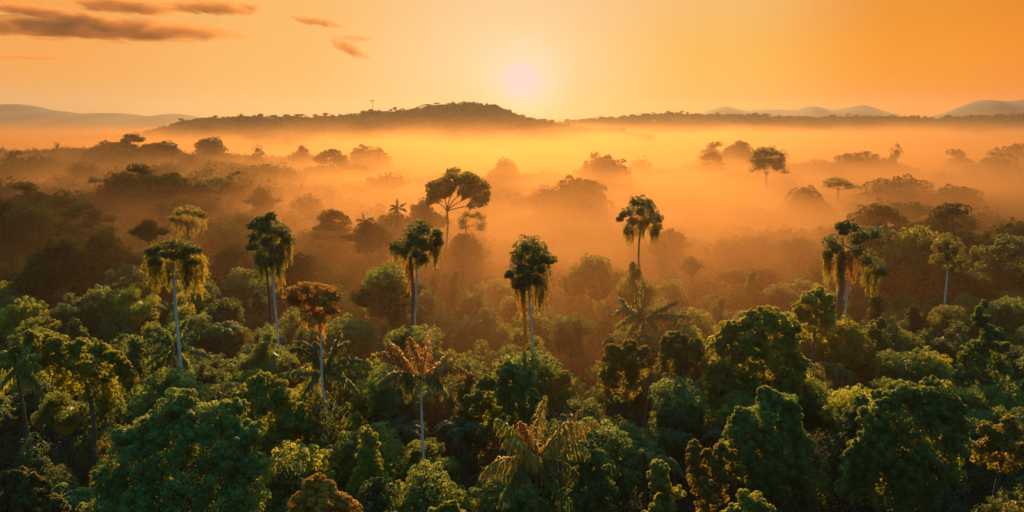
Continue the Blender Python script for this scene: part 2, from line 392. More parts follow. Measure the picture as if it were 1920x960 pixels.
def layer_crown(seed, Rr=7.5, leaf=.42):
    rng = np.random.default_rng(seed); G = Geo()
    for lv, (z, rad, n) in enumerate(((.8, 1.0, 9), (2.6, .85, 8), (4.4, .6, 6), (6.0, .3, 3))):
        for k in range(n):
            a = 6.28 * (k + rng.uniform(-.3, .3)) / n; q = Rr * rad * rng.uniform(.45, .95)
            lobe(G, (q * math.cos(a), q * math.sin(a), z + rng.normal(0, .45)), rng.uniform(1.4, 2.3), rng, 12, 30, leaf, flat=.42, zmin=-.3, core=.62)
            tube(G, bez((0, 0, -1.5), (q * .3 * math.cos(a), q * .3 * math.sin(a), z * .4), (q * math.cos(a), q * math.sin(a), z - .3), 6), np.linspace(.16, .06, 6), 5, 1)
    m = meta(G.build('crown'), G); return m
def spray_crown(seed, n=16, L=6.0, leaf=.7):
    rng = np.random.default_rng(seed); G = Geo()
    for k in range(n):
        a = rng.uniform(0, 6.28); e = rng.uniform(.35, 1.35); l = L * rng.uniform(.7, 1.1)
        d = np.array((math.cos(a), math.sin(a), 0)); up = np.array((0, 0, 1.))
        b = d * .2; c = b + (d * math.cos(e) + up * math.sin(e)) * l * .62; tp = b + d * l * (.35 + .55 * math.cos(e)) + up * l * (math.sin(e) * .72 - .42)
        frond(G, bez(b + up * .5, c, tp, 12), rng, leaf, 40, .15, .6, .06, 0, 0)
    return meta(G.build('crown'), G)
PROTO = {
    'dome': [dome_crown(11), dome_crown(12, 5.6, 5.4, 12), dome_crown(13, 6.4, 4.0, 15), dome_crown(14, 5.2, 5.0, 10, r1=(.36, .5)), dome_crown(15, 6.2, 5.6, 16, r1=(.26, .4))],
    'knob': [knobby_crown(21), knobby_crown(22, 4.8, 8.0, 22), knobby_crown(23, 6.2, 6.0, 28)],
    'tall': [tall_crown(31), tall_crown(32, 2.6, 8.5)],
    'layer': [layer_crown(41), layer_crown(42, 6.6)],
    'fern': [spray_crown(51), spray_crown(52, 12, 5.2), spray_crown(53, 20, 5.6, .6)],
}
def trunk_mesh(seed):
    rng = np.random.default_rng(seed); G = Geo(); n = 12; t = np.linspace(0, 1, n)
    b = rng.uniform(-1, 1, 2) * 1.6
    P = np.stack((b[0] * np.sin(np.pi * t), b[1] * np.sin(np.pi * t), t), -1)
    # unit height, radius about 1: scaled per tree
    a = np.arange(9) * 2 * np.pi / 9; rad = 1.0 - .5 * t + .8 * np.exp(-t * 18)
    V = np.stack((P[:, None, 0] + rad[:, None] * np.cos(a), P[:, None, 1] + rad[:, None] * np.sin(a), np.repeat(P[:, 2:3], 9, 1)), -1)
    Q = [(i * 9 + j, i * 9 + (j + 1) % 9, (i + 1) * 9 + (j + 1) % 9, (i + 1) * 9 + j) for i in range(n - 1) for j in range(9)]
    G.mesh(V.reshape(-1, 3), Q); return G.build('trunk', smooth_=True)
TRUNKS = [trunk_mesh(s) for s in (1, 2, 3)]

ALL = []                                       # (top-level object, centre of crown, crown radius, facts) for the scattered trees to keep clear of
def std_tree(name, kind, var, x, y, ztop, width, label, tint='mid', bark='brown', rad=.32, group=None, rot=None, squash=1.0, cat='tree'):
    pr = PROTO[kind][var % len(PROTO[kind])]; s = width / pr['w']; gz = float(ground(x, y))
    root = thing(name, label, cat, (x, y, gz), group)
    cz = ztop - pr['h'] * s * squash - gz
    rng = random.Random(int(abs(x) * 977 + y * 131))
    c = link('crown', pr['me'], parent=root, mats=[LEAF[tint], BARK[bark]] if kind == 'layer' else [LEAF[tint]])
    c.location = (0, 0, cz); c.scale = (s, s, s * squash); c.rotation_euler = (0, 0, rng.uniform(0, 6.28) if rot is None else rot)
    t = link('trunk', TRUNKS[rng.randrange(3)], BARK[bark], root)
    t.location = (0, 0, -.4); t.scale = (rad, rad, max(cz + 2.2 * s, 3.0) + .4); t.rotation_euler = (0, 0, rng.uniform(0, 6.28))
    ALL.append((root, np.array((x, y, ztop)), width / 2))
    return root
UNDER = []
def px_tree(name, kind, var, px, top, wpx, dist, label, **kw):
    p = at(px, top, dist); pr = PROTO[kind][var % len(PROTO[kind])]; full = pr['h'] * wpx * mpp(dist) / pr['w']
    up = p[2] - float(ground(p[0], dist)); kw['squash'] = min(max((up - 8) / full, .8), 1.25)
    if up > full * 1.35 and kind != 'layer':
        for q_ in range(4): UNDER.append((float(p[0]) + (q_ - 1.5) * .30 * wpx * mpp(dist), dist + (q_ % 2) * 5 - 2, float(p[2]) - full * (.62 + .12 * (q_ % 3)), .62 * wpx * mpp(dist)))
    return std_tree(name, kind, var, p[0], dist, p[2], wpx * mpp(dist), label, **kw)

GUARD = []                                     # (px, half width px, lowest visible py, depth): what stands nearer must stay below
def base_of(px, Y):
    x = at(px, 480, Y)[0]; return np.array((x, Y, float(ground(x, Y))))
BILLOW = .84
def lobed_tree(name, label, Y, trunk_px, lobes, tint, bark='pale', trad=.30, strands=(), stems=(), leaf=.34, n2=18, nl=44, depth=None, limbs=True, group=None,
               guard=None, seed=0, core=.55, flat=1.0, open_=1.0, cat='tree', strand_tint='olive', limb_bark='brown'):
    """a tree whose crown masses stand at given places; each mass gets its own depth round the trunk"""
    rng = np.random.default_rng(seed + 900); k = mpp(Y)
    (tx, ty0, ty1) = trunk_px                   # px of the trunk, py of its fork, px at the foot
    b = base_of(ty1, Y); root = thing(name, label, cat, b, group)
    fork = at(tx, ty0, Y)
    xs_ = [l[0] for l in lobes]; cx = (min(xs_) + max(xs_)) / 2; half = max((max(xs_) - min(xs_)) / 2, 1)
    ym = min(l[1] for l in lobes)
    G = Geo(); T = Geo(); pts3 = []
    for i, l in enumerate(lobes):
        q = min(1, abs(l[0] - cx) / half); dmax = half * k * math.sqrt(max(0.05, 1 - q * q)) if depth is None else depth
        dd = rng.uniform(-.7, .7) * dmax
        if len(l) > 3: dd = l[3] * k
        c = at(l[0], l[1], Y + dd); pts3.append(c)
        if limbs: lobe(G, c, l[2] * k * 1.16, rng, n2, nl, leaf, flat=flat, core=core, open_=open_)
        else:
            r_ = l[2] * k * BILLOW * rng.uniform(.85, 1.12)
            lobe(G, c, r_, rng, max(11, n2 * 5 // 9), int(nl * 1.5), leaf, flat=flat, core=core, r2f=.40)
            for q_ in range(3):                  # smaller billows breaking the outline
                e = unit(rng.normal(0, 1, 3) + np.array((0, -.5, .6))); lobe(G, c + e * r_ * 1.0, r_ * rng.uniform(.34, .52), rng, 9, nl, leaf, core=.4, r2f=.42)
    if not limbs:                                # foliage hanging on below the lowest masses
        ymed = sorted(l[1] for l in lobes)[len(lobes) // 2]
        for l, c in zip(lobes, list(pts3)):
            if l[1] < ymed: continue
            for q_ in (1, 2):
                cc = c + np.array((rng.normal(0, .5), .8 * q_, -1.15 * q_ * l[2] * k))
                if cc[2] - b[2] > 1.5: lobe(G, cc, l[2] * k * (1.05 - .12 * q_), rng, max(10, n2 // 2), max(24, nl // 2), leaf * 1.2, flat=1.15, core=core)
    cr = link('crown', G.build('crown', b), LEAF[tint], root)
    n = 14; t = np.linspace(0, 1, n)[:, None]; P = (b + np.array((0, 0, -.5))) * (1 - t) + fork * t
    P[:, 0] += .55 * np.sin(t[:, 0] * 4.2 + seed * 1.7) * np.sin(t[:, 0] * 3.1416) + .12 * np.sin(t[:, 0] * 11 + seed); P[-1] = fork
    tube(T, P, trad * (1.15 - .45 * t[:, 0] + .7 * np.exp(-t[:, 0] * 14)), 9)
    top = np.mean(pts3, 0)
    link('trunk', T.build('trunk', b, True), BARK[bark], root)
    if limbs:                                    # a few main limbs fork to the crown masses
        B = Geo(); ps = np.array(pts3); an = np.arctan2(ps[:, 2] - fork[2], ps[:, 0] - fork[0]); od = np.argsort(an); ng = max(2, min(6, len(ps) // 4))
        for grp in np.array_split(od, ng):
            cc = ps[grp].mean(0); hub = fork * .42 + cc * .58; hub[2] -= .10 * np.linalg.norm(cc - fork)
            tube(B, bez(fork, fork * .6 + hub * .4 + np.array((0, 0, .25 * abs(hub[2] - fork[2]))), hub, 8), np.linspace(trad * .62, trad * .34, 8), 6)
            for c in ps[grp]:
                e = hub * .12 + c * .88; tube(B, bez(hub, hub * .4 + e * .6 - np.array((0, 0, .1 * np.linalg.norm(e - hub))), e, 7), np.linspace(trad * .32, trad * .10, 7), 5)
        link('limbs', B.build('limbs', b, True), BARK[limb_bark], root)
    for (sx0, sy0, sx1, sy1, rr, bk) in stems:   # further stems standing against the trunk
        S = Geo(); a0 = at(sx0, sy0, Y - .3); a1 = base_of(sx1, Y - .3); a1[2] = min(a1[2], at(sx1, sy1, Y)[2])
        tt = np.linspace(0, 1, 16)[:, None]; PP = a0 * (1 - tt) + a1 * tt; PP[:, 0] += .18 * np.sin(tt[:, 0] * 17 + sx0); PP[:, 1] += .15 * np.cos(tt[:, 0] * 13)
        tube(S, PP, rr * (1 + .25 * np.sin(tt[:, 0] * 31)), 7)
        if bk == 'vine':
            for q_ in range(26):
                u = rng.uniform(0, .95); p_ = a0 * (1 - u) + a1 * u; strand(S, p_, rng.uniform(1., 2.4), rng, .34, .3, .14)
            link('vine_stem', S.build('vine_stem', b, False), LEAF['rust'], root)
        else: link('stem', S.build('stem', b, True), BARK[bk], root)
    if strands:
        for (x0, x1, y0, y1, ns, tnt) in strands:
            S = Geo(); 
            for q_ in range(int(ns * 1.7)):
                u = rng.uniform(0, 1); px = x0 + (x1 - x0) * u; bell = .45 + .55 * math.sin(math.pi * min(max(u, .05), .95))
                yt = y0 + rng.uniform(-6, 6); p_ = at(px, yt, Y + rng.uniform(-1, 1) * (abs(x1 - x0) * .35 * k)); ln = max((y1 - yt) * k * bell * rng.uniform(.45, 1.0), .8)
                strand(S, p_, ln, rng, leaf * 1.1, .18 + .14 * rng.random(), .10, sway=.35)
            link('hanging_vines', S.build('hanging_vines', b), LEAF[tnt], root)
    ctr = at(cx, ym, Y); ALL.append((root, np.array((ctr[0], Y, ctr[2])), half * k * 1.15))
    if guard: GUARD.append((*guard, Y))
    return root
def palm(name, label, Y, centre, foot_px, fronds, tint, bark='pale', trad=.2, leaflen=1.1, width=.17, hang=.7, guard=None, seed=0, tints=None, cat='palm', n=54, stub=0, group=None):
    """fronds: (ctrl px, ctrl py, tip px, tip py, depth in px), all from the crown's heart"""
    rng = np.random.default_rng(seed + 300); k = mpp(Y); b = base_of(foot_px, Y); root = thing(name, label, cat, b, group); hrt = at(*centre, Y)
    T = Geo(); t = np.linspace(0, 1, 14)[:, None]; P = (b - np.array((0, 0, .4))) * (1 - t) + hrt * t; tube(T, P, trad * (1.2 - .4 * t[:, 0] + .6 * np.exp(-t[:, 0] * 14)), 9)
    link('trunk', T.build('trunk', b, True), BARK[bark], root)
    for i, f in enumerate(fronds):
        G = Geo(); dd = f[4] * k
        frond(G, bez(hrt + np.array((0, 0, .1)), at(f[0], f[1], Y + dd * .55), at(f[2], f[3], Y + dd), 16), rng, leaflen * (f[5] if len(f) > 5 else 1), n, width, hang, .09)
        tn = tints[i % len(tints)] if tints else tint
        link('frond', G.build('frond', b), LEAF[tn], root)
    ALL.append((root, np.array((hrt[0], Y, hrt[2])), 3.0))
    if guard: GUARD.append((*guard, Y))
    return root

VINE = 'tall vine-hung trees'
# ------------------------------------------------------------------ landmark trees, from the far left to the far right
ANCH = []                                      # (px, py, phrase) for describing neighbours
def anchor(px, py, phrase): ANCH.append((px, py, phrase))

lobed_tree('vine_draped_tree', 'ragged brown-draped tree with a flat top and pale ringed trunk, drooping dead fronds', 120, (325, 480, 333),
    [(300, 466, 13), (325, 460, 15), (350, 464, 14), (366, 470, 9), (284, 474, 9), (312, 478, 12), (340, 480, 13), (292, 492, 9), (362, 490, 9)], 'olive', 'pale', .27,
    strands=[(270, 300, 478, 560, 34, 'olive'), (296, 322, 490, 565, 20, 'olive'), (336, 358, 486, 570, 26, 'olive'), (350, 386, 482, 565, 34, 'amber')], flat=.62, guard=(330, 66, 688), seed=1)
anchor(325, 500, 'the ragged brown-draped tree')
lobed_tree('vine_draped_tree', 'small golden hazy draped tree standing behind the ragged brown-draped tree', 222, (352, 425, 352),
    [(335, 400, 9), (350, 396, 11), (365, 399, 10), (379, 404, 7), (341, 413, 11), (362, 416, 11), (325, 412, 6)], 'amber', 'brown', .3,
    strands=[(318, 345, 408, 450, 26, 'gold'), (345, 388, 410, 450, 30, 'gold')], flat=.8, seed=2)
lobed_tree('vine_draped_tree', 'dark green knob-topped vine tree with white trunk, left of the orange-crowned tree', 150, (507, 470, 508),
    [(472, 425, 7), (487, 416, 8), (500, 414, 8), (508, 407, 7), (493, 430, 12), (478, 446, 9), (473, 463, 9), (515, 432, 15), (530, 438, 11), (539, 452, 9), (500, 452, 20),
     (517, 466, 19), (489, 474, 15), (505, 490, 15), (528, 480, 12)], 'dark', 'pale', .27,
    strands=[(476, 500, 478, 540, 26, 'dark'), (500, 530, 480, 530, 26, 'dark'), (524, 546, 452, 515, 34, 'gold'), (518, 532, 500, 560, 12, 'gold')], stems=[(500, 480, 499, 600, .2, 'brown')], guard=(507, 40, 606), seed=3, group=VINE)
anchor(505, 460, 'the knob-topped vine tree')
lobed_tree('orange_crowned_tree', 'bright orange umbrella-crowned tree on a thin white trunk above green tree ferns', 116, (600, 605, 604),
    [(550, 551, 14), (571, 543, 14), (592, 545, 14), (612, 549, 14), (627, 558, 10), (556, 566, 13), (582, 563, 17), (608, 570, 17), (624, 583, 9), (582, 584, 12), (601, 588, 14), (548, 562, 9)], 'rust', 'pale', .21,
    strands=[(594, 608, 595, 650, 14, 'rust'), (566, 582, 590, 628, 8, 'rust')], flat=.8, guard=(601, 30, 738), seed=4)
anchor(588, 570, 'the orange-crowned tree')
lobed_tree('vine_draped_tree', 'tall dark vine tree with tattered side drapes, one white and one brown stem', 152, (780, 478, 781),
    [(785, 430, 14), (798, 432, 12), (772, 444, 15), (790, 455, 19), (767, 462, 13), (799, 462, 12), (780, 476, 17), (793, 487, 9), (820, 440, 8), (822, 455, 7), (749, 461, 9), (739, 464, 7), (758, 470, 8)], 'dark', 'pale', .26,
    strands=[(732, 766, 462, 505, 34, 'gold'), (806, 829, 446, 516, 34, 'gold'), (768, 802, 486, 512, 26, 'olive'), (760, 776, 490, 560, 18, 'rust')], stems=[(771, 480, 774, 640, .33, 'red')], guard=(780, 50, 608), seed=5, group=VINE)
anchor(780, 460, 'the two-stemmed vine tree')
palm('red_palm', 'red-orange feather palm on a slim white trunk in the middle foreground', 100, (788, 712), 791,
    [(735, 650, 708, 662, -6), (745, 655, 728, 640, 14), (800, 660, 806, 622, 4, .8), (818, 690, 842, 660, 10), (820, 690, 860, 664, -8), (830, 665, 882, 700, -14), (740, 680, 704, 724, -10), (765, 680, 762, 752, -22), (812, 685, 838, 745, -18), (780, 650, 768, 632, 20), (745, 690, 728, 700, 24), (815, 680, 850, 690, 30)],
    'red', 'pale', .17, leaflen=1.5, width=.13, hang=.6, guard=(789, 16, 870), seed=6, tints=['red', 'rust', 'rust', 'red', 'red', 'rust', 'olive', 'olive', 'olive', 'rust', 'red', 'olive'])
anchor(788, 680, 'the red palm')
lobed_tree('vine_draped_tree', 'tall ragged vine tree on a white trunk standing dark against the brightest mist', 134, (993, 515, 994),
    [(985, 463, 17), (1006, 468, 17), (974, 480, 14), (998, 490, 21), (1020, 486, 13), (1033, 489, 8), (975, 504, 17), (1015, 505, 15), (990, 520, 16), (955, 516, 7), (975, 534, 11), (1005, 528, 10)], 'dark', 'pale', .25,
    strands=[(958, 990, 515, 570, 34, 'olive'), (988, 1030, 518, 600, 44, 'gold'), (968, 985, 530, 610, 14, 'rust')], stems=[(984, 530, 980, 655, .3, 'vine')], guard=(994, 34, 658), seed=7, group=VINE)
anchor(995, 500, 'the vine tree in the bright mist')
lobed_tree('vine_draped_tree', 'dark open-crowned tree with glowing golden hanging vines, high in the orange mist', 190, (1202, 415, 1202),
    [(1205, 382, 11), (1190, 380, 8), (1216, 386, 10), (1200, 397, 15), (1223, 400, 9), (1180, 399, 10), (1168, 404, 6), (1162, 412, 5), (1186, 417, 8), (1215, 414, 11), (1233, 412, 8), (1231, 427, 8), (1178, 434, 7), (1226, 439, 6)], 'dark', 'brown', .28,
    strands=[(1170, 1192, 425, 470, 34, 'gold'), (1192, 1216, 410, 452, 40, 'gold'), (1218, 1236, 425, 468, 30, 'gold')], guard=(1202, 46, 520), seed=8, group=VINE)
anchor(1200, 415, 'the golden-vined tree')
lobed_tree('vine_draped_tree', 'broken-topped vine tree with several hanging columns beside a bare golden trunk', 160, (1597, 470, 1597),
    [(1575, 425, 8), (1590, 424, 9), (1601, 429, 8), (1581, 435, 8), (1560, 455, 13), (1566, 468, 11), (1552, 480, 8), (1604, 452, 11), (1622, 444, 14), (1642, 440, 13), (1605, 474, 12), (1626, 489, 16), (1642, 500, 13), (1653, 511, 9)], 'dark', 'pale', .26,
    strands=[(1544, 1562, 480, 536, 30, 'gold'), (1566, 1588, 470, 560, 36, 'gold'), (1588, 1614, 476, 540, 30, 'rust'), (1616, 1654, 502, 565, 44, 'olive')], stems=[(1582, 470, 1579, 580, .5, 'red')], guard=(1598, 60, 594), seed=9, group=VINE)
anchor(1598, 480, 'the broken-topped vine tree')
lobed_tree('bare_trunk_tree', 'dark rounded tree on a thin bare white trunk, right wooded rise', 172, (1776, 490, 1776),
    [(1775, 454, 14), (1762, 466, 11), (1790, 470, 13), (1775, 480, 16), (1800, 490, 12), (1760, 490, 12), (1786, 502, 11)], 'olive', 'pale', .24, guard=(1776, 16, 574), seed=10)
anchor(1776, 480, 'the thin white-trunked tree')

# the great umbrella tree in the mist, its smaller companion and the one far right
def umbrella(name, label, Y, c, rx, ry, n, fork, foot, tint, bark, trad, r=(6, 10), seed=0, guard=None, open_=.9, flat=.7, low=0.25, extra=()):
    rng = np.random.default_rng(seed); L = []
    for i in range(n):
        a = math.pi * (-low + (1 + 2 * low) * (i + rng.uniform(.1, .9)) / n); q = math.sqrt(rng.uniform(.04, 1.0))
        L.append((c[0] + rx * q * math.cos(a), c[1] - ry * q * math.sin(a), rng.uniform(*r)))
    L += list(extra)
    return lobed_tree(name, label, Y, (fork[0], fork[1], foot), L, tint, bark, trad, leaf=.5, n2=15, nl=24, core=.45, flat=flat, open_=open_, guard=guard, seed=seed, limb_bark=bark)
umbrella('umbrella_tree', 'tall wide-crowned tree silhouetted open and leafy against the glowing mist', 240, (857, 365), 57, 46, 92, (838, 396), 838, 'olive', 'brown', .36, r=(5, 8.5), open_=.75, low=.12, seed=61, guard=(848, 50, 430), extra=[(893, 372, 10), (902, 384, 9), (884, 388, 8), (812, 368, 8)])
anchor(855, 350, 'the tall wide-crowned tree')
umbrella('umbrella_tree', 'thin sparse lower tree under the right side of the tall wide-crowned tree', 246, (884, 420), 22, 24, 9, (873, 425), 873, 'olive', 'brown', .26, r=(5, 8), seed=62, open_=.6)
umbrella('umbrella_tree', 'round-crowned tree with forked white trunk rising from the mist right of centre', 450, (1440, 312), 34, 34, 52, (1437, 328), 1436, 'olive', 'pale', .42, r=(6, 9), seed=63, guard=(1438, 30, 385), low=.12)
anchor(1440, 305, 'the round white-trunked mist tree')
umbrella('umbrella_tree', 'flat layered tree alone in the mist above the right valley', 420, (1570, 350), 24, 16, 14, (1572, 356), 1572, 'olive', 'brown', .35, r=(6, 9), seed=64, flat=.4, low=0, extra=[(1600, 350, 9), (1612, 352, 8), (1590, 352, 8)])
anchor(1585, 345, 'the flat layered mist tree')
umbrella('umbrella_tree', 'sprawling tree with a leaning bare limb on the left hill', 330, (405, 345), 34, 14, 12, (412, 360), 412, 'olive', 'brown', .3, r=(5, 8), seed=65, flat=.6, low=0, extra=[(436, 327, 5), (443, 325, 5), (448, 324, 4), (432, 333, 4)])
anchor(405, 340, 'the leaning-limbed tree')
umbrella('umbrella_tree', 'small lone umbrella tree hanging in the mist left of the dark hill', 360, (178, 342), 13, 8, 7, (178, 346), 178, 'dark', 'brown', .25, r=(5, 7), seed=66, flat=.6, low=0)

# foreground crowns
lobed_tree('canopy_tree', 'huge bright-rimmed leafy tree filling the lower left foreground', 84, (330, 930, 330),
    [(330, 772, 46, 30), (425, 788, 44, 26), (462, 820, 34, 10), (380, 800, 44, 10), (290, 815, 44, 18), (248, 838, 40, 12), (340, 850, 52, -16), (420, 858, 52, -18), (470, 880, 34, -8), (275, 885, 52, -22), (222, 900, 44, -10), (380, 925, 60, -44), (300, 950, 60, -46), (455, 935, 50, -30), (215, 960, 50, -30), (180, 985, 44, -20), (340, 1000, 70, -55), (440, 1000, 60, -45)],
    'lifted', 'brown', .55, leaf=0.40, n2=34, nl=95, limbs=False, guard=(330, 190, 990), seed=21)
anchor(330, 850, 'the huge lower left tree')
lobed_tree('canopy_tree', 'leafy tree with orange-yellow leaves cropped by the lower edge', 74, (600, 990, 600),
    [(590, 915, 26, 10), (612, 930, 26, 0), (575, 945, 28, -5), (640, 945, 24, 4), (600, 970, 40, -20), (655, 975, 30, -6), (560, 975, 26, -4), (690, 985, 18, 0)], 'rust', 'brown', .35, leaf=0.36, n2=26, nl=70, limbs=False, seed=22)
anchor(600, 930, 'the orange tree at the lower edge')
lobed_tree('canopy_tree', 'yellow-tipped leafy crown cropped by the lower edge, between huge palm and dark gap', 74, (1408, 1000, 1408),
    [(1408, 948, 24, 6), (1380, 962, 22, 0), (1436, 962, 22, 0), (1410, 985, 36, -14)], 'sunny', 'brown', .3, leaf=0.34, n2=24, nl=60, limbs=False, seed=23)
anchor(1408, 940, 'the yellow crown at the lower edge')
lobed_tree('canopy_tree', 'low yellow-green crown just showing at the lower edge, right of the orange tree', 74, (842, 1000, 842), [(842, 960, 20, 0), (822, 972, 18, 0), (864, 972, 18, 0)], 'yellow', 'brown', .25, leaf=0.34, n2=20, nl=50, limbs=False, seed=24)
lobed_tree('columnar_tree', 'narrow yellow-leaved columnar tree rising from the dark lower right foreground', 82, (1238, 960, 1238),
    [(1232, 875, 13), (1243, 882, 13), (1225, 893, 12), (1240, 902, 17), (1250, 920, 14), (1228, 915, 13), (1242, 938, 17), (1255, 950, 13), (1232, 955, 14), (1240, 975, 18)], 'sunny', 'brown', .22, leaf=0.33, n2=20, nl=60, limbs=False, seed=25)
anchor(1238, 890, 'the narrow yellow tree')
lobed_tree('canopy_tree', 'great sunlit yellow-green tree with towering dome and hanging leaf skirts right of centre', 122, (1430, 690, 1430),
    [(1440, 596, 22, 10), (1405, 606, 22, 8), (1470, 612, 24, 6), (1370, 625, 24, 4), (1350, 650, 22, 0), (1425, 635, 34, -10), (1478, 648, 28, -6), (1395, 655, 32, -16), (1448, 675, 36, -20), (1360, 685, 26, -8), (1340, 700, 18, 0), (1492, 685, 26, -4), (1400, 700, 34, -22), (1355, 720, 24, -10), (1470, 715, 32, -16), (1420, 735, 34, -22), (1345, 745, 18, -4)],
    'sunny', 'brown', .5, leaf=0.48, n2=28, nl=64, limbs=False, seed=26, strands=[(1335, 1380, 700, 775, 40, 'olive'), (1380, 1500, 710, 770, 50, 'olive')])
anchor(1425, 650, 'the great sunlit tree')
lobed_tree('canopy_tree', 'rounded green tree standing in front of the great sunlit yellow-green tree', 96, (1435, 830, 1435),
    [(1440, 752, 26, 12), (1470, 762, 28, 8), (1398, 790, 30, 0), (1385, 810, 26, -4), (1425, 790, 34, -8), (1480, 795, 30, 0), (1410, 830, 34, -14), (1455, 835, 38, -12), (1490, 825, 22, 2), (1420, 865, 26, -10)], 'lifted', 'brown', .4, leaf=0.40, n2=30, nl=80, limbs=False, seed=27)
anchor(1435, 800, 'the rounded green tree')
lobed_tree('canopy_tree', 'massive many-lobed green tree filling the lower right foreground', 92, (1715, 900, 1715),
    [(1690, 742, 30, 14), (1660, 755, 28, 8), (1755, 745, 30, 16), (1780, 762, 24, 10), (1720, 765, 32, 6), (1640, 785, 28, 2), (1745, 795, 36, -4), (1790, 800, 26, 4), (1690, 805, 38, -12), (1640, 835, 32, -10), (1615, 850, 26, -4), (1730, 845, 42, -20), (1790, 835, 30, -4), (1660, 870, 36, -22), (1620, 880, 24, -8), (1700, 895, 36, -26), (1760, 885, 30, -14)], 'lifted', 'brown', .5, leaf=0.41, n2=30, nl=85, limbs=False, guard=(1715, 105, 905), seed=28)
anchor(1715, 820, 'the massive lower right tree')
lobed_tree('canopy_tree', 'small amber-brown twin-topped tree near the right border', 96, (1880, 850, 1880),
    [(1850, 805, 15), (1865, 818, 15), (1893, 795, 17), (1880, 812, 18), (1905, 812, 15), (1858, 832, 18), (1888, 838, 22), (1910, 850, 18)], 'amber', 'brown', .3, leaf=0.37, n2=20, nl=50, limbs=False, seed=29)
anchor(1880, 810, 'the twin-topped amber tree')
lobed_tree('canopy_tree', 'dim olive tree in the bottom left corner below the dark gap', 76, (48, 960, 48), [(48, 905, 24), (20, 905, 22), (75, 920, 22), (50, 935, 30), (95, 945, 18), (15, 945, 26), (60, 970, 34)], 'olive', 'brown', .35, leaf=0.40, n2=24, nl=60, limbs=False, seed=30)
lobed_tree('canopy_tree', 'orange-topped spreading tree along the shade at the left, above the huge tree', 116, (165, 720, 165),
    [(110, 650, 20), (85, 640, 18), (140, 660, 18), (165, 655, 20), (190, 662, 20), (215, 672, 18), (230, 690, 14), (60, 640, 20), (120, 680, 24), (160, 690, 26), (200, 700, 22), (90, 670, 24)], 'yellow', 'brown', .4, leaf=0.42, n2=22, nl=55, limbs=False, seed=31)
anchor(150, 670, 'the spreading orange-topped tree')
lobed_tree('twisted_tree', 'tall leafy tree with a twisted climbing top near the right border', 128, (1845, 690, 1845),
    [(1845, 572, 7), (1836, 582, 8), (1832, 596, 9), (1838, 608, 10), (1850, 600, 9), (1848, 620, 12), (1870, 630, 15), (1850, 640, 16), (1828, 650, 14), (1815, 672, 16), (1875, 655, 16), (1840, 680, 22), (1880, 690, 18), (1805, 705, 16), (1855, 715, 22)], 'mid', 'brown', .4, leaf=0.42, n2=18, nl=50, limbs=False, seed=32)
anchor(1845, 630, 'the twisted-topped tree')
lobed_tree('canopy_tree', 'leafy green and gold ridge-like tree between huge lower left tree and red palm', 108, (510, 800, 510),
    [(500, 718, 22, 8), (475, 735, 22, 4), (525, 740, 22, 4), (455, 755, 20, 0), (500, 755, 28, -6), (545, 765, 22, 0), (480, 785, 28, -10), (530, 790, 28, -10), (562, 795, 18, 0), (510, 820, 30, -14)], 'yellow', 'brown', .4, leaf=0.41, n2=24, nl=60, limbs=False, seed=33)
anchor(505, 750, 'the gold-edged green tree')
lobed_tree('canopy_tree', 'bright green cluster-domed tree right of the red palm in mid foreground', 112, (945, 780, 945),
    [(945, 700, 18), (925, 715, 18), (965, 705, 17), (985, 715, 17), (905, 725, 15), (945, 735, 22), (975, 740, 20), (1000, 745, 15), (915, 755, 20), (955, 765, 24), (990, 775, 20), (890, 750, 14)], 'lifted', 'brown', .4, leaf=0.42, n2=20, nl=52, limbs=False, seed=34)
anchor(945, 730, 'the cluster-domed tree')
lobed_tree('canopy_tree', 'amber-gold bushy tree ranked left of the great sunlit tree', 122, (1220, 700, 1220),
    [(1150, 660, 16), (1180, 650, 16), (1165, 672, 18), (1205, 662, 14), (1195, 680, 18), (1150, 685, 18), (1180, 700, 22), (1140, 705, 16)], 'amber', 'brown', .35, leaf=0.44, n2=18, nl=48, limbs=False, seed=35)
lobed_tree('canopy_tree', 'gold-tipped row-crowned tree touching the left flank of the great sunlit tree', 126, (1280, 690, 1280),
    [(1262, 636, 13), (1250, 645, 13), (1285, 640, 13), (1303, 648, 12), (1270, 655, 16), (1300, 665, 14), (1250, 665, 14), (1280, 680, 18), (1312, 660, 11)], 'olive', 'brown', .35, leaf=0.44, n2=18, nl=48, limbs=False, seed=36)
anchor(1230, 660, 'the amber-gold bushy tree')
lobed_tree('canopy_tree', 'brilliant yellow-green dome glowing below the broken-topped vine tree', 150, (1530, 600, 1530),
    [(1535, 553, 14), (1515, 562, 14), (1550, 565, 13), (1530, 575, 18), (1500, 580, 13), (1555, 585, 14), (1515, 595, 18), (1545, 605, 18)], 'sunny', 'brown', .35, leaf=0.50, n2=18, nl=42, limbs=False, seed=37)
anchor(1530, 570, 'the brilliant yellow-green dome')
lobed_tree('canopy_tree', 'three-headed amber-brown tree standing over the dark lower right gap', 90, (1335, 900, 1335),
    [(1302, 840, 15), (1300, 862, 16), (1325, 852, 11), (1350, 845, 15), (1340, 865, 18), (1372, 855, 11), (1310, 885, 20), (1350, 892, 22), (1380, 880, 16), (1330, 915, 24)], 'amber', 'brown', .3, leaf=0.37, n2=18, nl=55, limbs=False, seed=38)
anchor(1335, 860, 'the three-headed tree')
lobed_tree('canopy_tree', 'tapering green tree between the drooping big palm and the narrow yellow tree', 88, (1105, 900, 1105),
    [(1103, 842, 15), (1090, 860, 17), (1118, 862, 16), (1105, 880, 22), (1135, 885, 15), (1085, 900, 20), (1120, 910, 24), (1140, 920, 18), (1095, 935, 26)], 'mid', 'brown', .3, leaf=0.37, n2=22, nl=60, limbs=False, seed=39)
anchor(1105, 870, 'the tapering green tree')

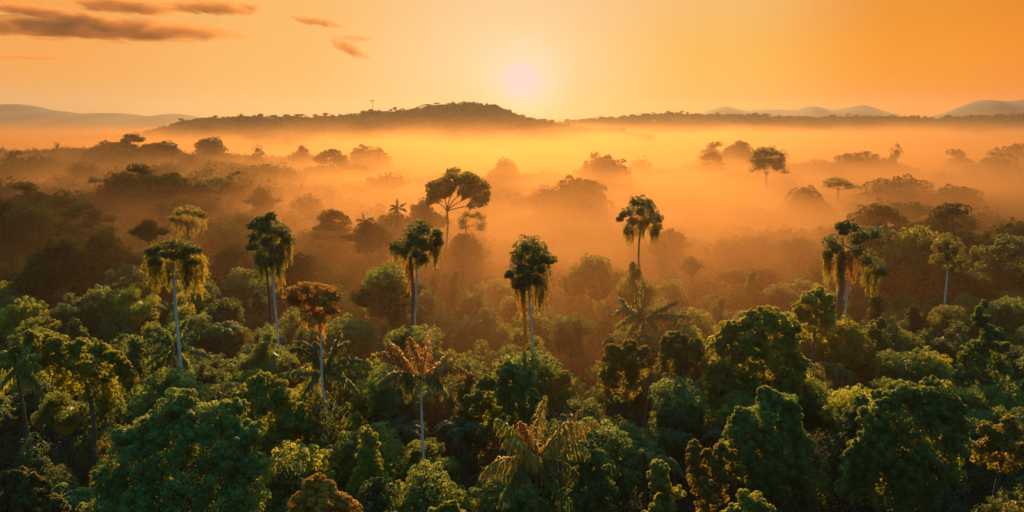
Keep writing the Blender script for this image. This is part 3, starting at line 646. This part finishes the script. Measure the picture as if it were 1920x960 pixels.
# palms and tree ferns
palm('great_palm', 'great drooping palm with orange-tipped fronds near the lower edge', 86, (1006, 868), 1012,
    [(1000, 800, 1022, 742, 8, .75), (960, 790, 930, 785, 12), (970, 800, 945, 830, -10), (930, 840, 902, 895, -14), (960, 880, 935, 950, -22), (1045, 800, 1090, 765, 14), (1060, 790, 1118, 790, -6), (1070, 800, 1105, 850, -18), (1050, 850, 1085, 890, -24), (1045, 900, 1080, 960, -20), (990, 810, 975, 790, 24), (1025, 830, 1050, 815, 26), (1000, 830, 985, 870, -30), (980, 850, 960, 905, -34)],
    'olive', 'red', .2, leaflen=1.7, width=.13, hang=.85, guard=(1010, 60, 965), seed=41, tints=['amber', 'yellow', 'rust', 'amber', 'mid', 'gold', 'rust', 'yellow', 'olive', 'mid', 'red', 'rust', 'rust', 'olive'], n=44)
anchor(1008, 830, 'the great drooping palm')
palm('tree_fern', 'sage green star-shaped tree fern in front of the golden-vined tree', 152, (1206, 598), 1206,
    [(1200, 560, 1203, 535, 4, .6), (1195, 575, 1190, 550, 10, .6), (1175, 565, 1150, 590, 0), (1180, 585, 1155, 615, -14), (1170, 570, 1165, 560, 20), (1240, 575, 1270, 565, 10), (1235, 580, 1268, 600, -6), (1225, 590, 1240, 640, -18), (1190, 600, 1172, 640, -20), (1245, 585, 1285, 592, 14), (1185, 572, 1160, 575, 14)],
    'yellow', 'brown', .3, leaflen=1.25, width=.26, hang=.5, guard=(1206, 40, 620), seed=42)
anchor(1206, 585, 'the sage green tree fern')
palm('tree_fern', 'arching green tree fern directly under the orange-crowned tree', 120, (606, 700), 606,
    [(575, 640, 540, 655, 4), (590, 630, 548, 640, 14), (570, 690, 525, 700, -4), (625, 650, 640, 618, 6), (630, 640, 652, 640, 14), (650, 655, 688, 680, 4), (640, 680, 700, 690, -8), (640, 690, 672, 735, -14), (585, 700, 562, 752, -16), (600, 650, 590, 640, 24)],
    'mid', 'brown', .25, leaflen=1.3, width=.22, hang=.7, seed=43, tints=['gold', 'olive', 'mid', 'olive', 'yellow', 'mid', 'yellow', 'mid', 'mid', 'olive'])
palm('tree_fern', 'broad gold-edged palm at the left border above the dark gap', 112, (30, 690), 30,
    [(20, 650, 0, 660, 4), (30, 645, 26, 650, 12), (50, 655, 76, 668, 0), (55, 675, 78, 690, -8), (50, 695, 82, 742, -14), (10, 670, -20, 690, 0), (15, 700, -10, 740, -14), (35, 655, 55, 648, 18)],
    'yellow', 'brown', .25, leaflen=1.3, width=.22, hang=.7, seed=44)
anchor(30, 680, 'the broad palm at the left border')
palm('tree_fern', 'spidery dark tree fern at the foot of the ragged brown-draped tree', 124, (325, 655), 322,
    [(300, 620, 270, 640, 0), (310, 610, 290, 615, 12), (345, 615, 385, 625, 4), (350, 640, 395, 670, -8), (340, 660, 365, 705, -14), (300, 655, 268, 690, -10), (318, 665, 300, 715, -16), (335, 610, 350, 600, 16)],
    'mid', 'brown', .25, leaflen=1.2, width=.2, hang=.6, seed=45)
palm('small_palm', 'small palm with upright leaf poking from the hill left of the tall wide-crowned tree', 240, (746, 392), 746,
    [(744, 380, 745, 372, 0, .5), (738, 380, 732, 386, 0, .6), (755, 380, 761, 381, 0, .6), (736, 386, 730, 395, 0, .6), (758, 388, 762, 396, 0, .6), (742, 395, 738, 402, -4, .5)], 'olive', 'brown', .3, leaflen=1.4, width=.35, hang=.3, seed=46, n=30)
palm('small_palm', 'spiky dim palm in the mist between hazy tree and small palm with upright leaf', 236, (684, 416), 684,
    [(682, 408, 680, 400, 0, .5), (675, 408, 668, 412, 0, .6), (692, 406, 700, 408, 0, .6), (676, 416, 667, 424, 0, .6), (694, 416, 703, 424, 0, .6)], 'olive', 'brown', .3, leaflen=1.4, width=.35, hang=.3, seed=47, n=30)

# ------------------------------------------------------------------ trees standing out of the mist, hills left and right
MISTY = [
    # kind, variant, px, top py, width px, depth, tint, label
    ('layer', 0, 625, 392, 96, 245, 'olive', 'hazy flat-topped tree on the rise left of the two-stemmed vine tree'),
    ('dome', 0, 690, 408, 62, 226, 'olive', 'dim rounded tree beside the spiky palm on the central rise'),
    ('knob', 0, 792, 368, 66, 262, 'olive', 'bushy dark crown hugging the left of the tall wide-crowned tree'),
    ('dome', 1, 735, 392, 70, 252, 'olive', 'rounded crown under the small palm on the central rise'),
    ('dome', 2, 872, 436, 66, 236, 'olive', 'golden-edged crown at the foot of the tall wide-crowned tree'),
    ('dome', 3, 725, 488, 90, 172, 'mid', 'big soft green dome left of the two-stemmed vine tree'),
    ('dome', 2, 1075, 328, 142, 370, 'rust', 'huge orange hazy dome glowing in the mist right of the sun'),
    ('dome', 0, 1135, 282, 110, 520, 'olive', 'faint double-humped crown in the mist above the huge orange dome'),
    ('dome', 1, 948, 293, 62, 560, 'olive', 'faint rounded crown in the brightest mist under the sun'),
    ('layer', 1, 1338, 264, 60, 640, 'olive', 'faint flat crown high in the mist, left of twin crown'),
    ('dome', 2, 1385, 262, 48, 640, 'olive', 'faint twin crown above the round white-trunked mist tree'),
    ('layer', 0, 1335, 284, 62, 560, 'olive', 'flat dim crown just left of the round white-trunked mist tree'),
    ('dome', 2, 1625, 282, 130, 600, 'olive', 'wide low hazy hump of forest right of the valley mist'),
    ('knob', 1, 1686, 267, 60, 590, 'olive', 'open lacy crown standing behind the wide hazy hump'),
    ('layer', 1, 1800, 278, 76, 640, 'olive', 'flat hazy crown far right in the upper mist'),
    ('dome', 0, 1900, 266, 90, 700, 'olive', 'dim crown against the right border in upper mist'),
    ('dome', 4, 1870, 285, 120, 560, 'olive', 'broad brown hazy crown below the dim crown at right border'),
    ('dome', 3, 1690, 325, 120, 430, 'olive', 'faint broad dome right of the flat layered mist tree'),
    ('dome', 2, 1790, 345, 110, 400, 'olive', 'dim brown dome in the mist above the right wooded rise'),
    ('dome', 1, 1510, 345, 90, 380, 'olive', 'barely visible dome in mist below the round white-trunked tree'),
    ('layer', 0, 1655, 382, 165, 245, 'olive', 'broad brown layered crown topping the right wooded rise'),
    ('layer', 1, 1772, 377, 145, 238, 'olive', 'conical layered crown, highest on the right wooded rise'),
    ('dome', 4, 1655, 418, 130, 205, 'rust', 'reddish-brown dome right beside the broken-topped vine tree'),
    ('dome', 0, 1716, 415, 128, 200, 'olive', 'gold-rimmed dome on the face of the right wooded rise'),
    ('dome', 1, 1812, 426, 96, 212, 'rust', 'rusty dome low on the right wooded rise behind thin white trunk'),
    ('knob', 2, 1842, 430, 60, 225, 'olive', 'bushy crown at the right end of the wooded rise'),
    ('layer', 0, 1890, 438, 150, 195, 'dark', 'dark slanting crown against the right border at mid height'),
    ('dome', 3, 1256, 425, 58, 250, 'olive', 'hazy rounded crown behind the golden-vined tree'),
    ('tall', 0, 1188, 490, 40, 178, 'yellow', 'upright yellow-green dome in front of golden-vined tree'),
    ('dome', 2, 1110, 475, 84, 196, 'olive', 'rounded rimlit dome left of the golden-vined tree'),
    ('dome', 1, 490, 348, 44, 330, 'olive', 'small round hazy crown alone in the left central mist'),
    ('dome', 2, 655, 345, 90, 420, 'olive', 'faint low dome in the bright mist left of the tall tree'),
    ('layer', 0, 620, 278, 100, 560, 'olive', 'dark spreading crown, upper mist, left of the sun'),
    ('dome', 3, 690, 268, 80, 640, 'olive', 'faint crown behind the dark spreading crown in upper mist'),
    ('knob', 0, 565, 270, 36, 640, 'olive', 'little hazy round crown left of the dark spreading crown'),
    ('knob', 1, 480, 270, 50, 620, 'olive', 'leaning hazy crown in the left upper mist below the ridge'),
    ('dome', 0, 353, 289, 42, 520, 'dark', 'compact dark round crown alone in the left mist'),
    ('dome', 0, 390, 255, 60, 720, 'olive', 'faded crown below the near end of the ridge'),
    ('layer', 1, 270, 304, 110, 345, 'dark', 'dark dominant crown topping the left hill'),
    ('dome', 2, 225, 318, 80, 345, 'dark', 'dark crown on the left shoulder of the left hill'),
    ('layer', 0, 320, 322, 96, 350, 'dark', 'dark flat crown on the right shoulder of the left hill'),
    ('dome', 4, 370, 335, 80, 360, 'olive', 'brown hazy crown descending the right of the left hill'),
    ('dome', 1, 250, 340, 100, 335, 'dark', 'broad shadowed crown on the front of the left hill'),
    ('layer', 1, 55, 338, 100, 300, 'dark', 'tall dark layered crown at the left border hill'),
    ('dome', 3, 120, 350, 90, 290, 'dark', 'dark crown right of the tall layered crown at left border'),
    ('layer', 0, 155, 378, 110, 255, 'dark', 'wide dark tiered crown sloping down from the left border hill'),
    ('dome', 0, 60, 375, 110, 265, 'dark', 'massed dark crown below the tall layered crown at left border'),
    ('dome', 2, 15, 365, 90, 280, 'dark', 'dark crown cut by the left border at mid height'),
    ('dome', 1, 190, 420, 110, 215, 'olive', 'dim olive crown on the lower slope of the left border hill'),
    ('dome', 4, 110, 432, 120, 205, 'dark', 'broad shaded crown low on the left border slope'),
    ('layer', 0, 245, 250, 64, 600, 'dark', 'dark rounded crown topping the upper left spur'),
    ('dome', 2, 195, 262, 64, 600, 'dark', 'dark crown left of the top of the upper left spur'),
    ('dome', 0, 300, 262, 70, 620, 'dark', 'dark crown right of the top of the upper left spur'),
    ('knob', 2, 105, 266, 36, 640, 'dark', 'small hazy round crown on the far left spur'),
    ('dome', 1, 150, 275, 52, 620, 'dark', 'low hazy crown between small round crown and upper spur'),
    ('layer', 1, 25, 280, 60, 520, 'dark', 'lacy dark crown at the upper left border'),
    ('dome', 3, 65, 288, 84, 500, 'dark', 'massed dark crown right of the lacy crown, upper left border'),
    ('dome', 4, 15, 305, 90, 470, 'dark', 'deep shaded crown under the lacy crown at left border'),
    ('dome', 1, 505, 440, 70, 225, 'olive', 'dim crown in the mist behind the knob-topped vine tree'),
    ('dome', 0, 432, 455, 76, 215, 'olive', 'pale-edged dome in the mist left of the knob-topped vine tree'),
    ('dome', 3, 560, 470, 60, 205, 'olive', 'low olive dome in the mist right of the knob-topped vine tree'),
    ('dome', 2, 275, 410, 40, 220, 'yellow', 'small bright yellow-green dome left of the golden hazy draped tree'),
]
for (kd, vr, px, top, wp, Yd, tint, lab) in MISTY:
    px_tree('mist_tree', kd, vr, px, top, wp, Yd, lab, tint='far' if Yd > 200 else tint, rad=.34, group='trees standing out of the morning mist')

# ------------------------------------------------------------------ the near canopy: every tree its own object
ORD = ['', 'second ', 'third ', 'fourth ', 'fifth ', 'sixth ', 'seventh ', 'eighth ', 'ninth ', 'tenth ', 'eleventh ', 'twelfth ', 'thirteenth ', 'fourteenth ']
rngc = np.random.default_rng(77)
cand = []
Yy = 68.0
while Yy < 212:
    step = 8.6 if Yy < 120 else 9.4
    half = Yy * math.tan(HFOV / 2) * 1.07 + 5
    n = int(2 * half / step)
    for i in range(n):
        cand.append((-half + (i + .5) * 2 * half / n + rngc.uniform(-2.6, 2.6), Yy + rngc.uniform(-2.8, 2.8)))
    Yy += step * .93
def dark_gap(px, py):
    return (px < 190 and 815 < py < 905) or (1490 < px < 1600 and py > 770) or (1150 < px < 1215 and py > 850) or (1520 < px < 1920 and py > 885)
placed = []
KINDS = (['dome'] * 9 + ['knob'] * 6 + ['layer'] * 1 + ['tall'] * 2 + ['fern'] * 3)
for (x, y) in cand:
    wdt = rngc.uniform(7.6, 12.2); kind = KINDS[rngc.integers(len(KINDS))]
    if kind == 'tall': wdt = rngc.uniform(5, 7)
    if kind == 'fern': wdt = rngc.uniform(8, 11)
    gz = float(ground(x, y)); h = rngc.uniform(14.5, 21.5) + (2 if kind == 'tall' else 0) - (2.5 if kind == 'fern' else 0)
    top = gz + h; px, py = project((x, y, top))
    if px < -70 or px > 1990 or py > 1010: continue
    if dark_gap(px, py): continue
    bad = False
    for (ro, c, r) in ALL:
        if (c[0] - x) ** 2 + (c[1] - y) ** 2 < (r * .62 + wdt * .30) ** 2 and abs(c[2] - top) < 15: bad = True; break
    if bad: continue
    hw = wdt / 2 / mpp(y)
    for (gx, gw, gy, gY) in GUARD:
        if y < gY + 3 and abs(px - gx) < gw + hw * .75 and py < gy - 2:
            top = min(top, float(at(px, gy, y)[2]))
    if top - gz < 7.5: continue
    px, py = project((x, y, top))
    if py > 1000: continue
    placed.append((x, y, top, wdt, kind, px, py))
for (gx, gw, gy, gY) in GUARD:                  # crowns that close over the foot of each landmark trunk
    if gy > 955 or gY > 210 or gw > 100: continue
    yy = gY - 7; p = at(gx + rngc.uniform(-14, 14), gy - 3, yy); wd = rngc.uniform(8.5, 11)
    if p[2] - float(ground(p[0], yy)) < 6: continue
    placed = [t for t in placed if (t[0] - p[0]) ** 2 + (t[1] - yy) ** 2 > 22]
    placed.append((float(p[0]), float(yy), float(p[2]), wd, 'dome' if rngc.random() < .6 else 'knob', gx, gy))
placed.sort(key=lambda t: t[1])
NEAR = placed[:285]; REST = placed[285:]
TONE = {'dark': 'dark green', 'mid': 'green', 'yellow': 'yellow-green', 'olive': 'olive', 'rust': 'rusty orange'}
FORM = {'dome': 'domed tree', 'knob': 'knobbly tree', 'layer': 'tiered tree', 'tall': 'slender tree', 'fern': 'tree fern'}
CATN = {'fern': 'tree fern'}
desc = {}
rows = []
for i, (x, y, top, wdt, kind, px, py) in enumerate(NEAR):
    u = rngc.random(); tint = 'dark' if u < .28 else 'mid' if u < .72 else 'yellow' if u < .89 else 'olive' if u < .98 else 'rust'
    if kind == 'fern' and tint == 'rust': tint = 'olive'
    best = min(ANCH, key=lambda a: (a[0] - px) ** 2 + (a[1] - py) ** 2 * 1.6); dx, dy = px - best[0], py - best[1]
    rel = ('right of' if dx > 0 else 'left of') if abs(dx) > abs(dy) * .9 else ('below' if dy > 0 else 'above')
    key = (tint, kind, rel, best[2]); desc.setdefault(key, []).append((dx * dx + dy * dy, i)); rows.append((tint, key, rel, best[2]))
rank = {}
for key, l in desc.items():
    for r_, (d_, i) in enumerate(sorted(l)): rank[i] = (r_, len(l))
for i, (x, y, top, wdt, kind, px, py) in enumerate(NEAR):
    tint, key, rel, ph = rows[i]; r_, cnt = rank[i]
    first = 'nearest ' if cnt > 1 and r_ == 0 else ORD[r_]
    lab = f"{first}{TONE[tint]} {FORM[kind]} {rel} {ph}"
    nm = {'dome': 'canopy_tree', 'knob': 'knobbly_tree', 'layer': 'tiered_tree', 'tall': 'slender_tree', 'fern': 'tree_fern'}[kind]
    std_tree(nm, kind, int(rngc.integers(5)), x, y, top, wdt, lab, tint=tint, rad=rngc.uniform(.2, .34), group='trees of the near forest canopy', cat=CATN.get(kind, 'tree'),
             squash=rngc.uniform(.85, 1.2))

# ------------------------------------------------------------------ low growth under the trees
rngu = np.random.default_rng(8); G = Geo()
for k in range(1900):
    y = 60 + 215 * rngu.random() ** .8; x = rngu.uniform(-1, 1) * (y * .70 + 6); z = float(ground(x, y))
    r = rngu.uniform(1.6, 3.8); n = 90
    D = sphere_pts(n, rngu, -.1); C = np.array((x, y, z + .3)) + D * np.array((r, r, r * rngu.uniform(.8, 1.9))) * rngu.uniform(.7, 1.05, (n, 1))
    G.quads(leaf_quads(C, unit(D + rngu.normal(0, .4, D.shape)), .75, .34, rngu))
und = link('undergrowth', G.build('undergrowth'), LEAF['dark']); und['kind'] = 'stuff'; und['label'] = 'dark leafy undergrowth covering the floor beneath the trees'; und['category'] = 'undergrowth'

# ------------------------------------------------------------------ the far forest: one mass
def low_crown(seed, Rr, H, n1, n2, nl, leaf, flat=.8):
    rng = np.random.default_rng(seed); G = Geo()
    for p in even_pts(n1, rng, -.2):
        r = Rr * rng.uniform(.32, .46); lobe(G, (p[0] * (Rr - r * .5), p[1] * (Rr - r * .5), p[2] * (H - r * .4)), r, rng, n2, nl, leaf, flat=flat)
    blob(G, (0, 0, -.3), (Rr * .7, Rr * .7, H * .7), rng)
    return np.concatenate(G.v), np.concatenate(G.q)
def far_forest(name, label, spots, protos, seed, mat, trunk=True):
    rng = np.random.default_rng(seed); G = Geo()
    for (x, y, zt, wdt) in spots:
        V, Q = protos[rng.integers(len(protos))]; a = rng.uniform(0, 6.28); s = wdt / (2 * 6.0); ca, sa = math.cos(a), math.sin(a)
        W = V * s * np.array((1, 1, rng.uniform(.8, 1.25))); P = np.stack((W[:, 0] * ca - W[:, 1] * sa + x, W[:, 0] * sa + W[:, 1] * ca + y, W[:, 2]), -1)
        P[:, 2] += zt - W[:, 2].max(); G.mesh(P, Q)
        if trunk:
            gz = float(ground(x, y)); tube(G, np.array(((x, y, gz - .5), (x, y, (gz + zt) / 2), (x, y, zt - 2 * s))), np.array((.3, .25, .15)) * max(1, s), 4)
    o = link(name, G.build(name), mat); o['kind'] = 'stuff'; o['label'] = label; o['category'] = 'forest'; return o
P1 = [low_crown(s, 6.0, 4.6, 10, 9, 20, .56) for s in (101, 102, 103, 104)] + [low_crown(105, 6.2, 2.6, 10, 9, 20, .56, .5)]
P2 = [low_crown(s, 6.0, 4.4, 9, 7, 12, .75) for s in (111, 112, 113)] + [low_crown(114, 6.4, 2.4, 9, 7, 12, .75, .5)]
rf = np.random.default_rng(9); spots1 = [(x, y, t, w_) for (x, y, t, w_, k, a, b) in REST]; spots2 = []
y = 206.0
while y < 690:
    st = 11.5 if y < 340 else 16; half = y * .70; n = int(2 * half / st)
    for i in range(n):
        x = -half + (i + .5) * 2 * half / n + rf.uniform(-3, 3); yy = y + rf.uniform(-3, 3)
        gz = float(ground(x, yy)); zt = gz + rf.uniform(12, 19) + (rf.uniform(3, 8) if rf.random() < .06 else 0); px, py = project((x, yy, zt))
        wd = rf.uniform(11, 16) if yy < 340 else rf.uniform(15, 24)
        for (gx, gw, gy, gY) in GUARD:
            if yy < gY + 3 and abs(px - gx) < gw + 20 and py < gy: zt = min(zt, float(at(px, gy, yy)[2]))
        if zt - gz < 5: continue
        (spots1 if yy < 340 else spots2).append((x, yy, zt, wd))
    y += st * .95
spots2 += UNDER
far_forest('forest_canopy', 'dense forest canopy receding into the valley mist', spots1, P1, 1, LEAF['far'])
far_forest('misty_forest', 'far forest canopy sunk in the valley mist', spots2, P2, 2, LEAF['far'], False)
# the wooded ridges
def low_umbrella(seed, n1, leaf):
    rng = np.random.default_rng(seed); G = Geo()
    for k in range(n1):
        a = rng.uniform(0, 6.28); q = math.sqrt(rng.random()) * 5.2
        lobe(G, (q * math.cos(a), q * math.sin(a), 1.2 * (1 - (q / 6) ** 2) + rng.uniform(-.4, .4)), rng.uniform(1.1, 2.0), rng, 5, 8, leaf, flat=.5, core=.4)
    tube(G, np.array(((0, 0, -9.), (0, 0, -3), (0, 0, 0))), (.35, .3, .2), 4)
    for k in range(5):
        a = rng.uniform(0, 6.28); tube(G, np.array(((0, 0, -4.), (1.6 * math.cos(a), 1.6 * math.sin(a), -1.6), (3.6 * math.cos(a), 3.6 * math.sin(a), 0))), (.2, .15, .1), 4)
    return np.concatenate(G.v), np.concatenate(G.q)
P3 = [low_umbrella(s, 9, 1.1) for s in (121, 122, 123)]; P4 = [low_crown(s, 6.0, 5.0, 5, 4, 7, 1.7) for s in (131, 132)]
P5 = []
for s_ in (141, 142, 143, 144):
    V_, Q_ = low_crown(s_, 6.0, 3.2 + (s_ % 2) * 2.2, 6, 5, 8, 1.5, .7); g_ = Geo(); g_.mesh(V_, Q_); tube(g_, np.array(((0, 0, -16.), (0, 0, -6), (0, 0, 0))), (1.1, .9, .7), 5); P5.append((np.concatenate(g_.v), np.concatenate(g_.q)))
P5 += P3
def merge_mass(name, label, b_, a_, seed):
    rng = np.random.default_rng(seed); G = Geo()
    for lst, pr in ((b_, P4), (a_, P5)):
        for (x, yy, zt, wdt) in lst:
            V, Q = pr[rng.integers(len(pr))]; an = rng.uniform(0, 6.28); s = wdt / 12; ca, sa = math.cos(an), math.sin(an)
            W = V * s * np.array((1, 1, rng.uniform(.8, 1.2))); P = np.stack((W[:, 0] * ca - W[:, 1] * sa + x, W[:, 0] * sa + W[:, 1] * ca + yy, W[:, 2] + zt - W[:, 2].max()), -1)
            G.mesh(P, Q)
    o = link(name, G.build(name), LEAF['far']); o['kind'] = 'stuff'; o['label'] = label; o['category'] = 'forest'; return o
def ridge_spots(Y0, tab, seed, xr, sc_, dens, front, wd, drop):
    rng = np.random.default_rng(seed); a_, b_ = [], []
    for k in range(dens):
        yy = Y0 - front * rng.random() ** 1.3 + 40; x = rng.uniform(*xr) * yy / Y0
        if crest(tab, Y0, x, drop) < 6: continue
        b_.append((x, yy, float(ground(x, yy)) + rng.uniform(6, 14.5) * sc_, rng.uniform(*wd)))
    for k in range(int(dens * .34)):
        x = rng.uniform(*xr); yy = Y0 + rng.uniform(-40, 30)
        if crest(tab, Y0, x, drop) < 6: continue
        if rng.random() > .45 + .3 * (math.sin(x * .021 + seed) + math.sin(x * .057 + 2 * seed)): continue
        a_.append((x, yy, float(ground(x, yy)) + rng.uniform(9, 19 if rng.random() < .4 else 14.5) * sc_, rng.uniform(*wd) * rng.uniform(.5, 1.0)))
    return b_, a_
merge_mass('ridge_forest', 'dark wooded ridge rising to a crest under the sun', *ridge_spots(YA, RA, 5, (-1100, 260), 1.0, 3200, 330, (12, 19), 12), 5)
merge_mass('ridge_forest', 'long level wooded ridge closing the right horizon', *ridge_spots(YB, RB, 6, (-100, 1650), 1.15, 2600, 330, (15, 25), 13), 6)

# mast on the ridge
mp_ = at(699, 214, 1480); gz = float(ground(mp_[0], 1480)); mast = thing('lookout_mast', 'thin bare mast with small flat head above the ridge crest', 'mast', (mp_[0], 1480, gz))
zt = at(699, 189, 1480)[2] - gz
G = Geo(); tube(G, np.array(((0, 0, 0), (0, 0, zt * .5), (0, 0, zt))), (.55, .45, .4), 6); link('pole', G.build('pole'), METAL, mast)
G = Geo(); tube(G, np.array(((-3.6, 0, zt), (0, 0, zt + .3), (3.6, 0, zt))), (.8, .6, .8), 6); tube(G, np.array(((-3.4, 0, zt - 2.2), (-3.4, 0, zt))), (.35, .35), 5); tube(G, np.array(((3.4, 0, zt - 2.2), (3.4, 0, zt))), (.35, .35), 5)
link('head', G.build('head'), METAL, mast)

# ------------------------------------------------------------------ haze and valley mist
def box(name, lo, hi):
    g = Geo(); a, b = lo, hi
    V = np.array([(x, y, z) for z in (a[2], b[2]) for y in (a[1], b[1]) for x in (a[0], b[0])], float)
    g.mesh(V, [(0, 2, 3, 1), (4, 5, 7, 6), (0, 1, 5, 4), (2, 6, 7, 3), (0, 4, 6, 2), (1, 3, 7, 5)]); return g.build(name)
m, t_, v_ = vol_mat('haze', (.31, .27, .24), HAZE_DENSITY, .5)
hz = link('haze', box('haze', (-4400, -200, ZMIN - 1.5), (4400, 6700, 180)), m); hz['kind'] = 'stuff'
def mist_body(name, label, fn, x0, x1, y0, y1, nx, ny, dens, g_, color):
    xs = np.linspace(x0, x1, nx); ys = np.linspace(y0, y1, ny); X, Y = np.meshgrid(xs, ys)
    Z = fn(X, Y); zb = ZMIN - .8; Z = np.maximum(Z, zb + .3)
    V = np.concatenate((np.stack((X, Y, Z), -1).reshape(-1, 3), np.stack((X, Y, np.full_like(X, zb)), -1).reshape(-1, 3))); n = nx * ny
    ii = np.arange(n).reshape(ny, nx)
    Q = [np.stack((ii[:-1, :-1], ii[:-1, 1:], ii[1:, 1:], ii[1:, :-1]), -1).reshape(-1, 4)]; Q.append(Q[0][:, ::-1] + n)
    for e in (ii[0], ii[-1][::-1], ii[:, -1], ii[:, 0][::-1]):
        Q.append(np.stack((e[:-1] + n, e[1:] + n, e[1:], e[:-1]), -1))
    g = Geo(); g.mesh(V, np.concatenate(Q)); m, t_, v_ = vol_mat(name, color, dens, g_)
    o = link(name, g.build(name, smooth_=True), m); o['kind'] = 'stuff'; o['label'] = label; o['category'] = 'mist'; return o
def sstep(v, a, b): t = np.clip((v - a) / (b - a), 0, 1); return t * t * (3 - 2 * t)
MIST = mist_body('valley_mist', 'pale sunlit mist lying over the valley forest', lambda x, y: 92 + 0 * x, -1900, 1900, 110, 2290, 24, 24, .005, .70, (.33, .180, .080))
def mist_shader():
    t = MIST.material_slots[0].material.node_tree; v = [n for n in t.nodes if n.type == 'PRINCIPLED_VOLUME'][0]
    geo = N(t, 'ShaderNodeNewGeometry'); sp = N(t, 'ShaderNodeSeparateXYZ'); t.links.new(geo.outputs['Position'], sp.inputs[0])
    x, y, z = sp.outputs
    # thick in the valley, thinning exponentially upwards, starting softly beyond the near trees, drifting in banks
    up = mathn(t, 'EXPONENT', mathn(t, 'MULTIPLY', mathn(t, 'MAXIMUM', mathn(t, 'SUBTRACT', z, 24), 0), -1 / 7.6))
    near = smooth(t, mathn(t, 'SUBTRACT', y, mathn(t, 'MULTIPLY', mathn(t, 'ABSOLUTE', mathn(t, 'SUBTRACT', x, 12)), .62)), 62, 255)
    near = mathn(t, 'MULTIPLY', near, smooth(t, mathn(t, 'SUBTRACT', y, mathn(t, 'MULTIPLY', mathn(t, 'MAXIMUM', mathn(t, 'MULTIPLY', x, -1), 0), 1.1)), 40, 330, .35, 1.0))
    mp = N(t, 'ShaderNodeMapping'); mp.inputs['Scale'].default_value = (.0100, .0065, .030); t.links.new(geo.outputs['Position'], mp.inputs[0])
    nz = N(t, 'ShaderNodeTexNoise'); nz.inputs['Scale'].default_value = 1.0; nz.inputs['Detail'].default_value = 3; t.links.new(mp.outputs[0], nz.inputs['Vector'])
    bank = smooth(t, nz.outputs['Fac'], .36, .63, .05, 2.3)
    near = mathn(t, 'MULTIPLY', near, smooth(t, y, 2040, 1650))
    d = mathn(t, 'MULTIPLY', mathn(t, 'MULTIPLY', up, near), mathn(t, 'MULTIPLY', bank, .0082))
    t.links.new(d, v.inputs['Density'])
mist_shader()

# ------------------------------------------------------------------ clouds, far beyond the haze
def cloud_mat():
    m, t = new_mat('cloud_vapour')
    tcx = N(t, 'ShaderNodeTexCoord'); oi = N(t, 'ShaderNodeObjectInfo')
    off = N(t, 'ShaderNodeVectorMath', operation='ADD'); t.links.new(tcx.outputs['Object'], off.inputs[0])
    cmb = N(t, 'ShaderNodeCombineXYZ'); t.links.new(mathn(t, 'MULTIPLY', oi.outputs['Random'], 40), cmb.inputs[0]); t.links.new(cmb.outputs[0], off.inputs[1])
    mp = N(t, 'ShaderNodeMapping'); mp.inputs['Scale'].default_value = (4.2, .8, 1.9); mp.inputs['Rotation'].default_value = (0, R(14), 0)
    t.links.new(off.outputs[0], mp.inputs[0])
    nz = N(t, 'ShaderNodeTexNoise'); nz.inputs['Scale'].default_value = 1.3; nz.inputs['Detail'].default_value = 7; nz.inputs['Roughness'].default_value = .58; nz.inputs['Distortion'].default_value = 1.1
    t.links.new(mp.outputs[0], nz.inputs['Vector'])
    ln = N(t, 'ShaderNodeVectorMath', operation='LENGTH'); t.links.new(tcx.outputs['Object'], ln.inputs[0])
    fall = smooth(t, ln.outputs['Value'], 1.0, .3)
    d = mathn(t, 'MULTIPLY', mathn(t, 'SUBTRACT', mathn(t, 'MULTIPLY_ADD', fall, .40, nz.outputs['Fac']), .66, clamp=True), .030)
    v = N(t, 'ShaderNodeVolumePrincipled'); v.inputs['Color'].default_value = (.50, .24, .09, 1); v.inputs['Anisotropy'].default_value = .3
    t.links.new(mathn(t, 'MULTIPLY', d, mathn(t, 'GREATER_THAN', fall, .001)), v.inputs['Density'])
    o = N(t, 'ShaderNodeOutputMaterial'); t.links.new(v.outputs[0], o.inputs['Volume']); return m
CLOUD = cloud_mat()
def cloud(px, py, hw, hh, tilt, label, Y=9000.0):
    c = at(px, py, Y); k = mpp(Y); g = Geo(); n = 28; mth = 14
    V = [(math.sin(math.pi * i / mth) * math.cos(2 * math.pi * j / n), math.sin(math.pi * i / mth) * math.sin(2 * math.pi * j / n), math.cos(math.pi * i / mth)) for i in range(mth + 1) for j in range(n)]
    g.mesh(np.array(V) * 1.0, [(i * n + j, (i + 1) * n + j, (i + 1) * n + (j + 1) % n, i * n + (j + 1) % n) for i in range(mth) for j in range(n)])
    o = link('cloud', g.build('cloud'), CLOUD); o.location = c; o.scale = (hw * k, (500 if hw > 120 else 260) if hh > 11 else 110, hh * k); o.rotation_euler = (0, R(tilt), 0)
    o['label'] = label; o['category'] = 'cloud'; o['group'] = 'clouds in the upper left sky'
for a_ in [(175, 54, 400, 31, 2.0, 'long dark orange-brown cloud bank stretching from the left border'),
           (235, 12, 150, 19, 4, 'dark ragged cloud at the top border above the long bank'),
           (75, 22, 150, 17, 7, 'thin slanting cloud between the top border and the long bank'),
           (400, 14, 130, 18, 2, 'faint smudge of cloud right of the ragged top cloud'),
           (592, 40, 82, 12, 9, 'small dark isolated cloud highest of the pair left of centre'),
           (655, 92, 56, 16, 24, 'small slanting orange cloud below the isolated dark one'),
           (662, 71, 60, 9, 4, 'thin short streak of cloud just above the slanting orange cloud'),
           (40, 107, 150, 8, 1, 'pale thin streak of cloud low at the left border')]:
    cloud(*a_)
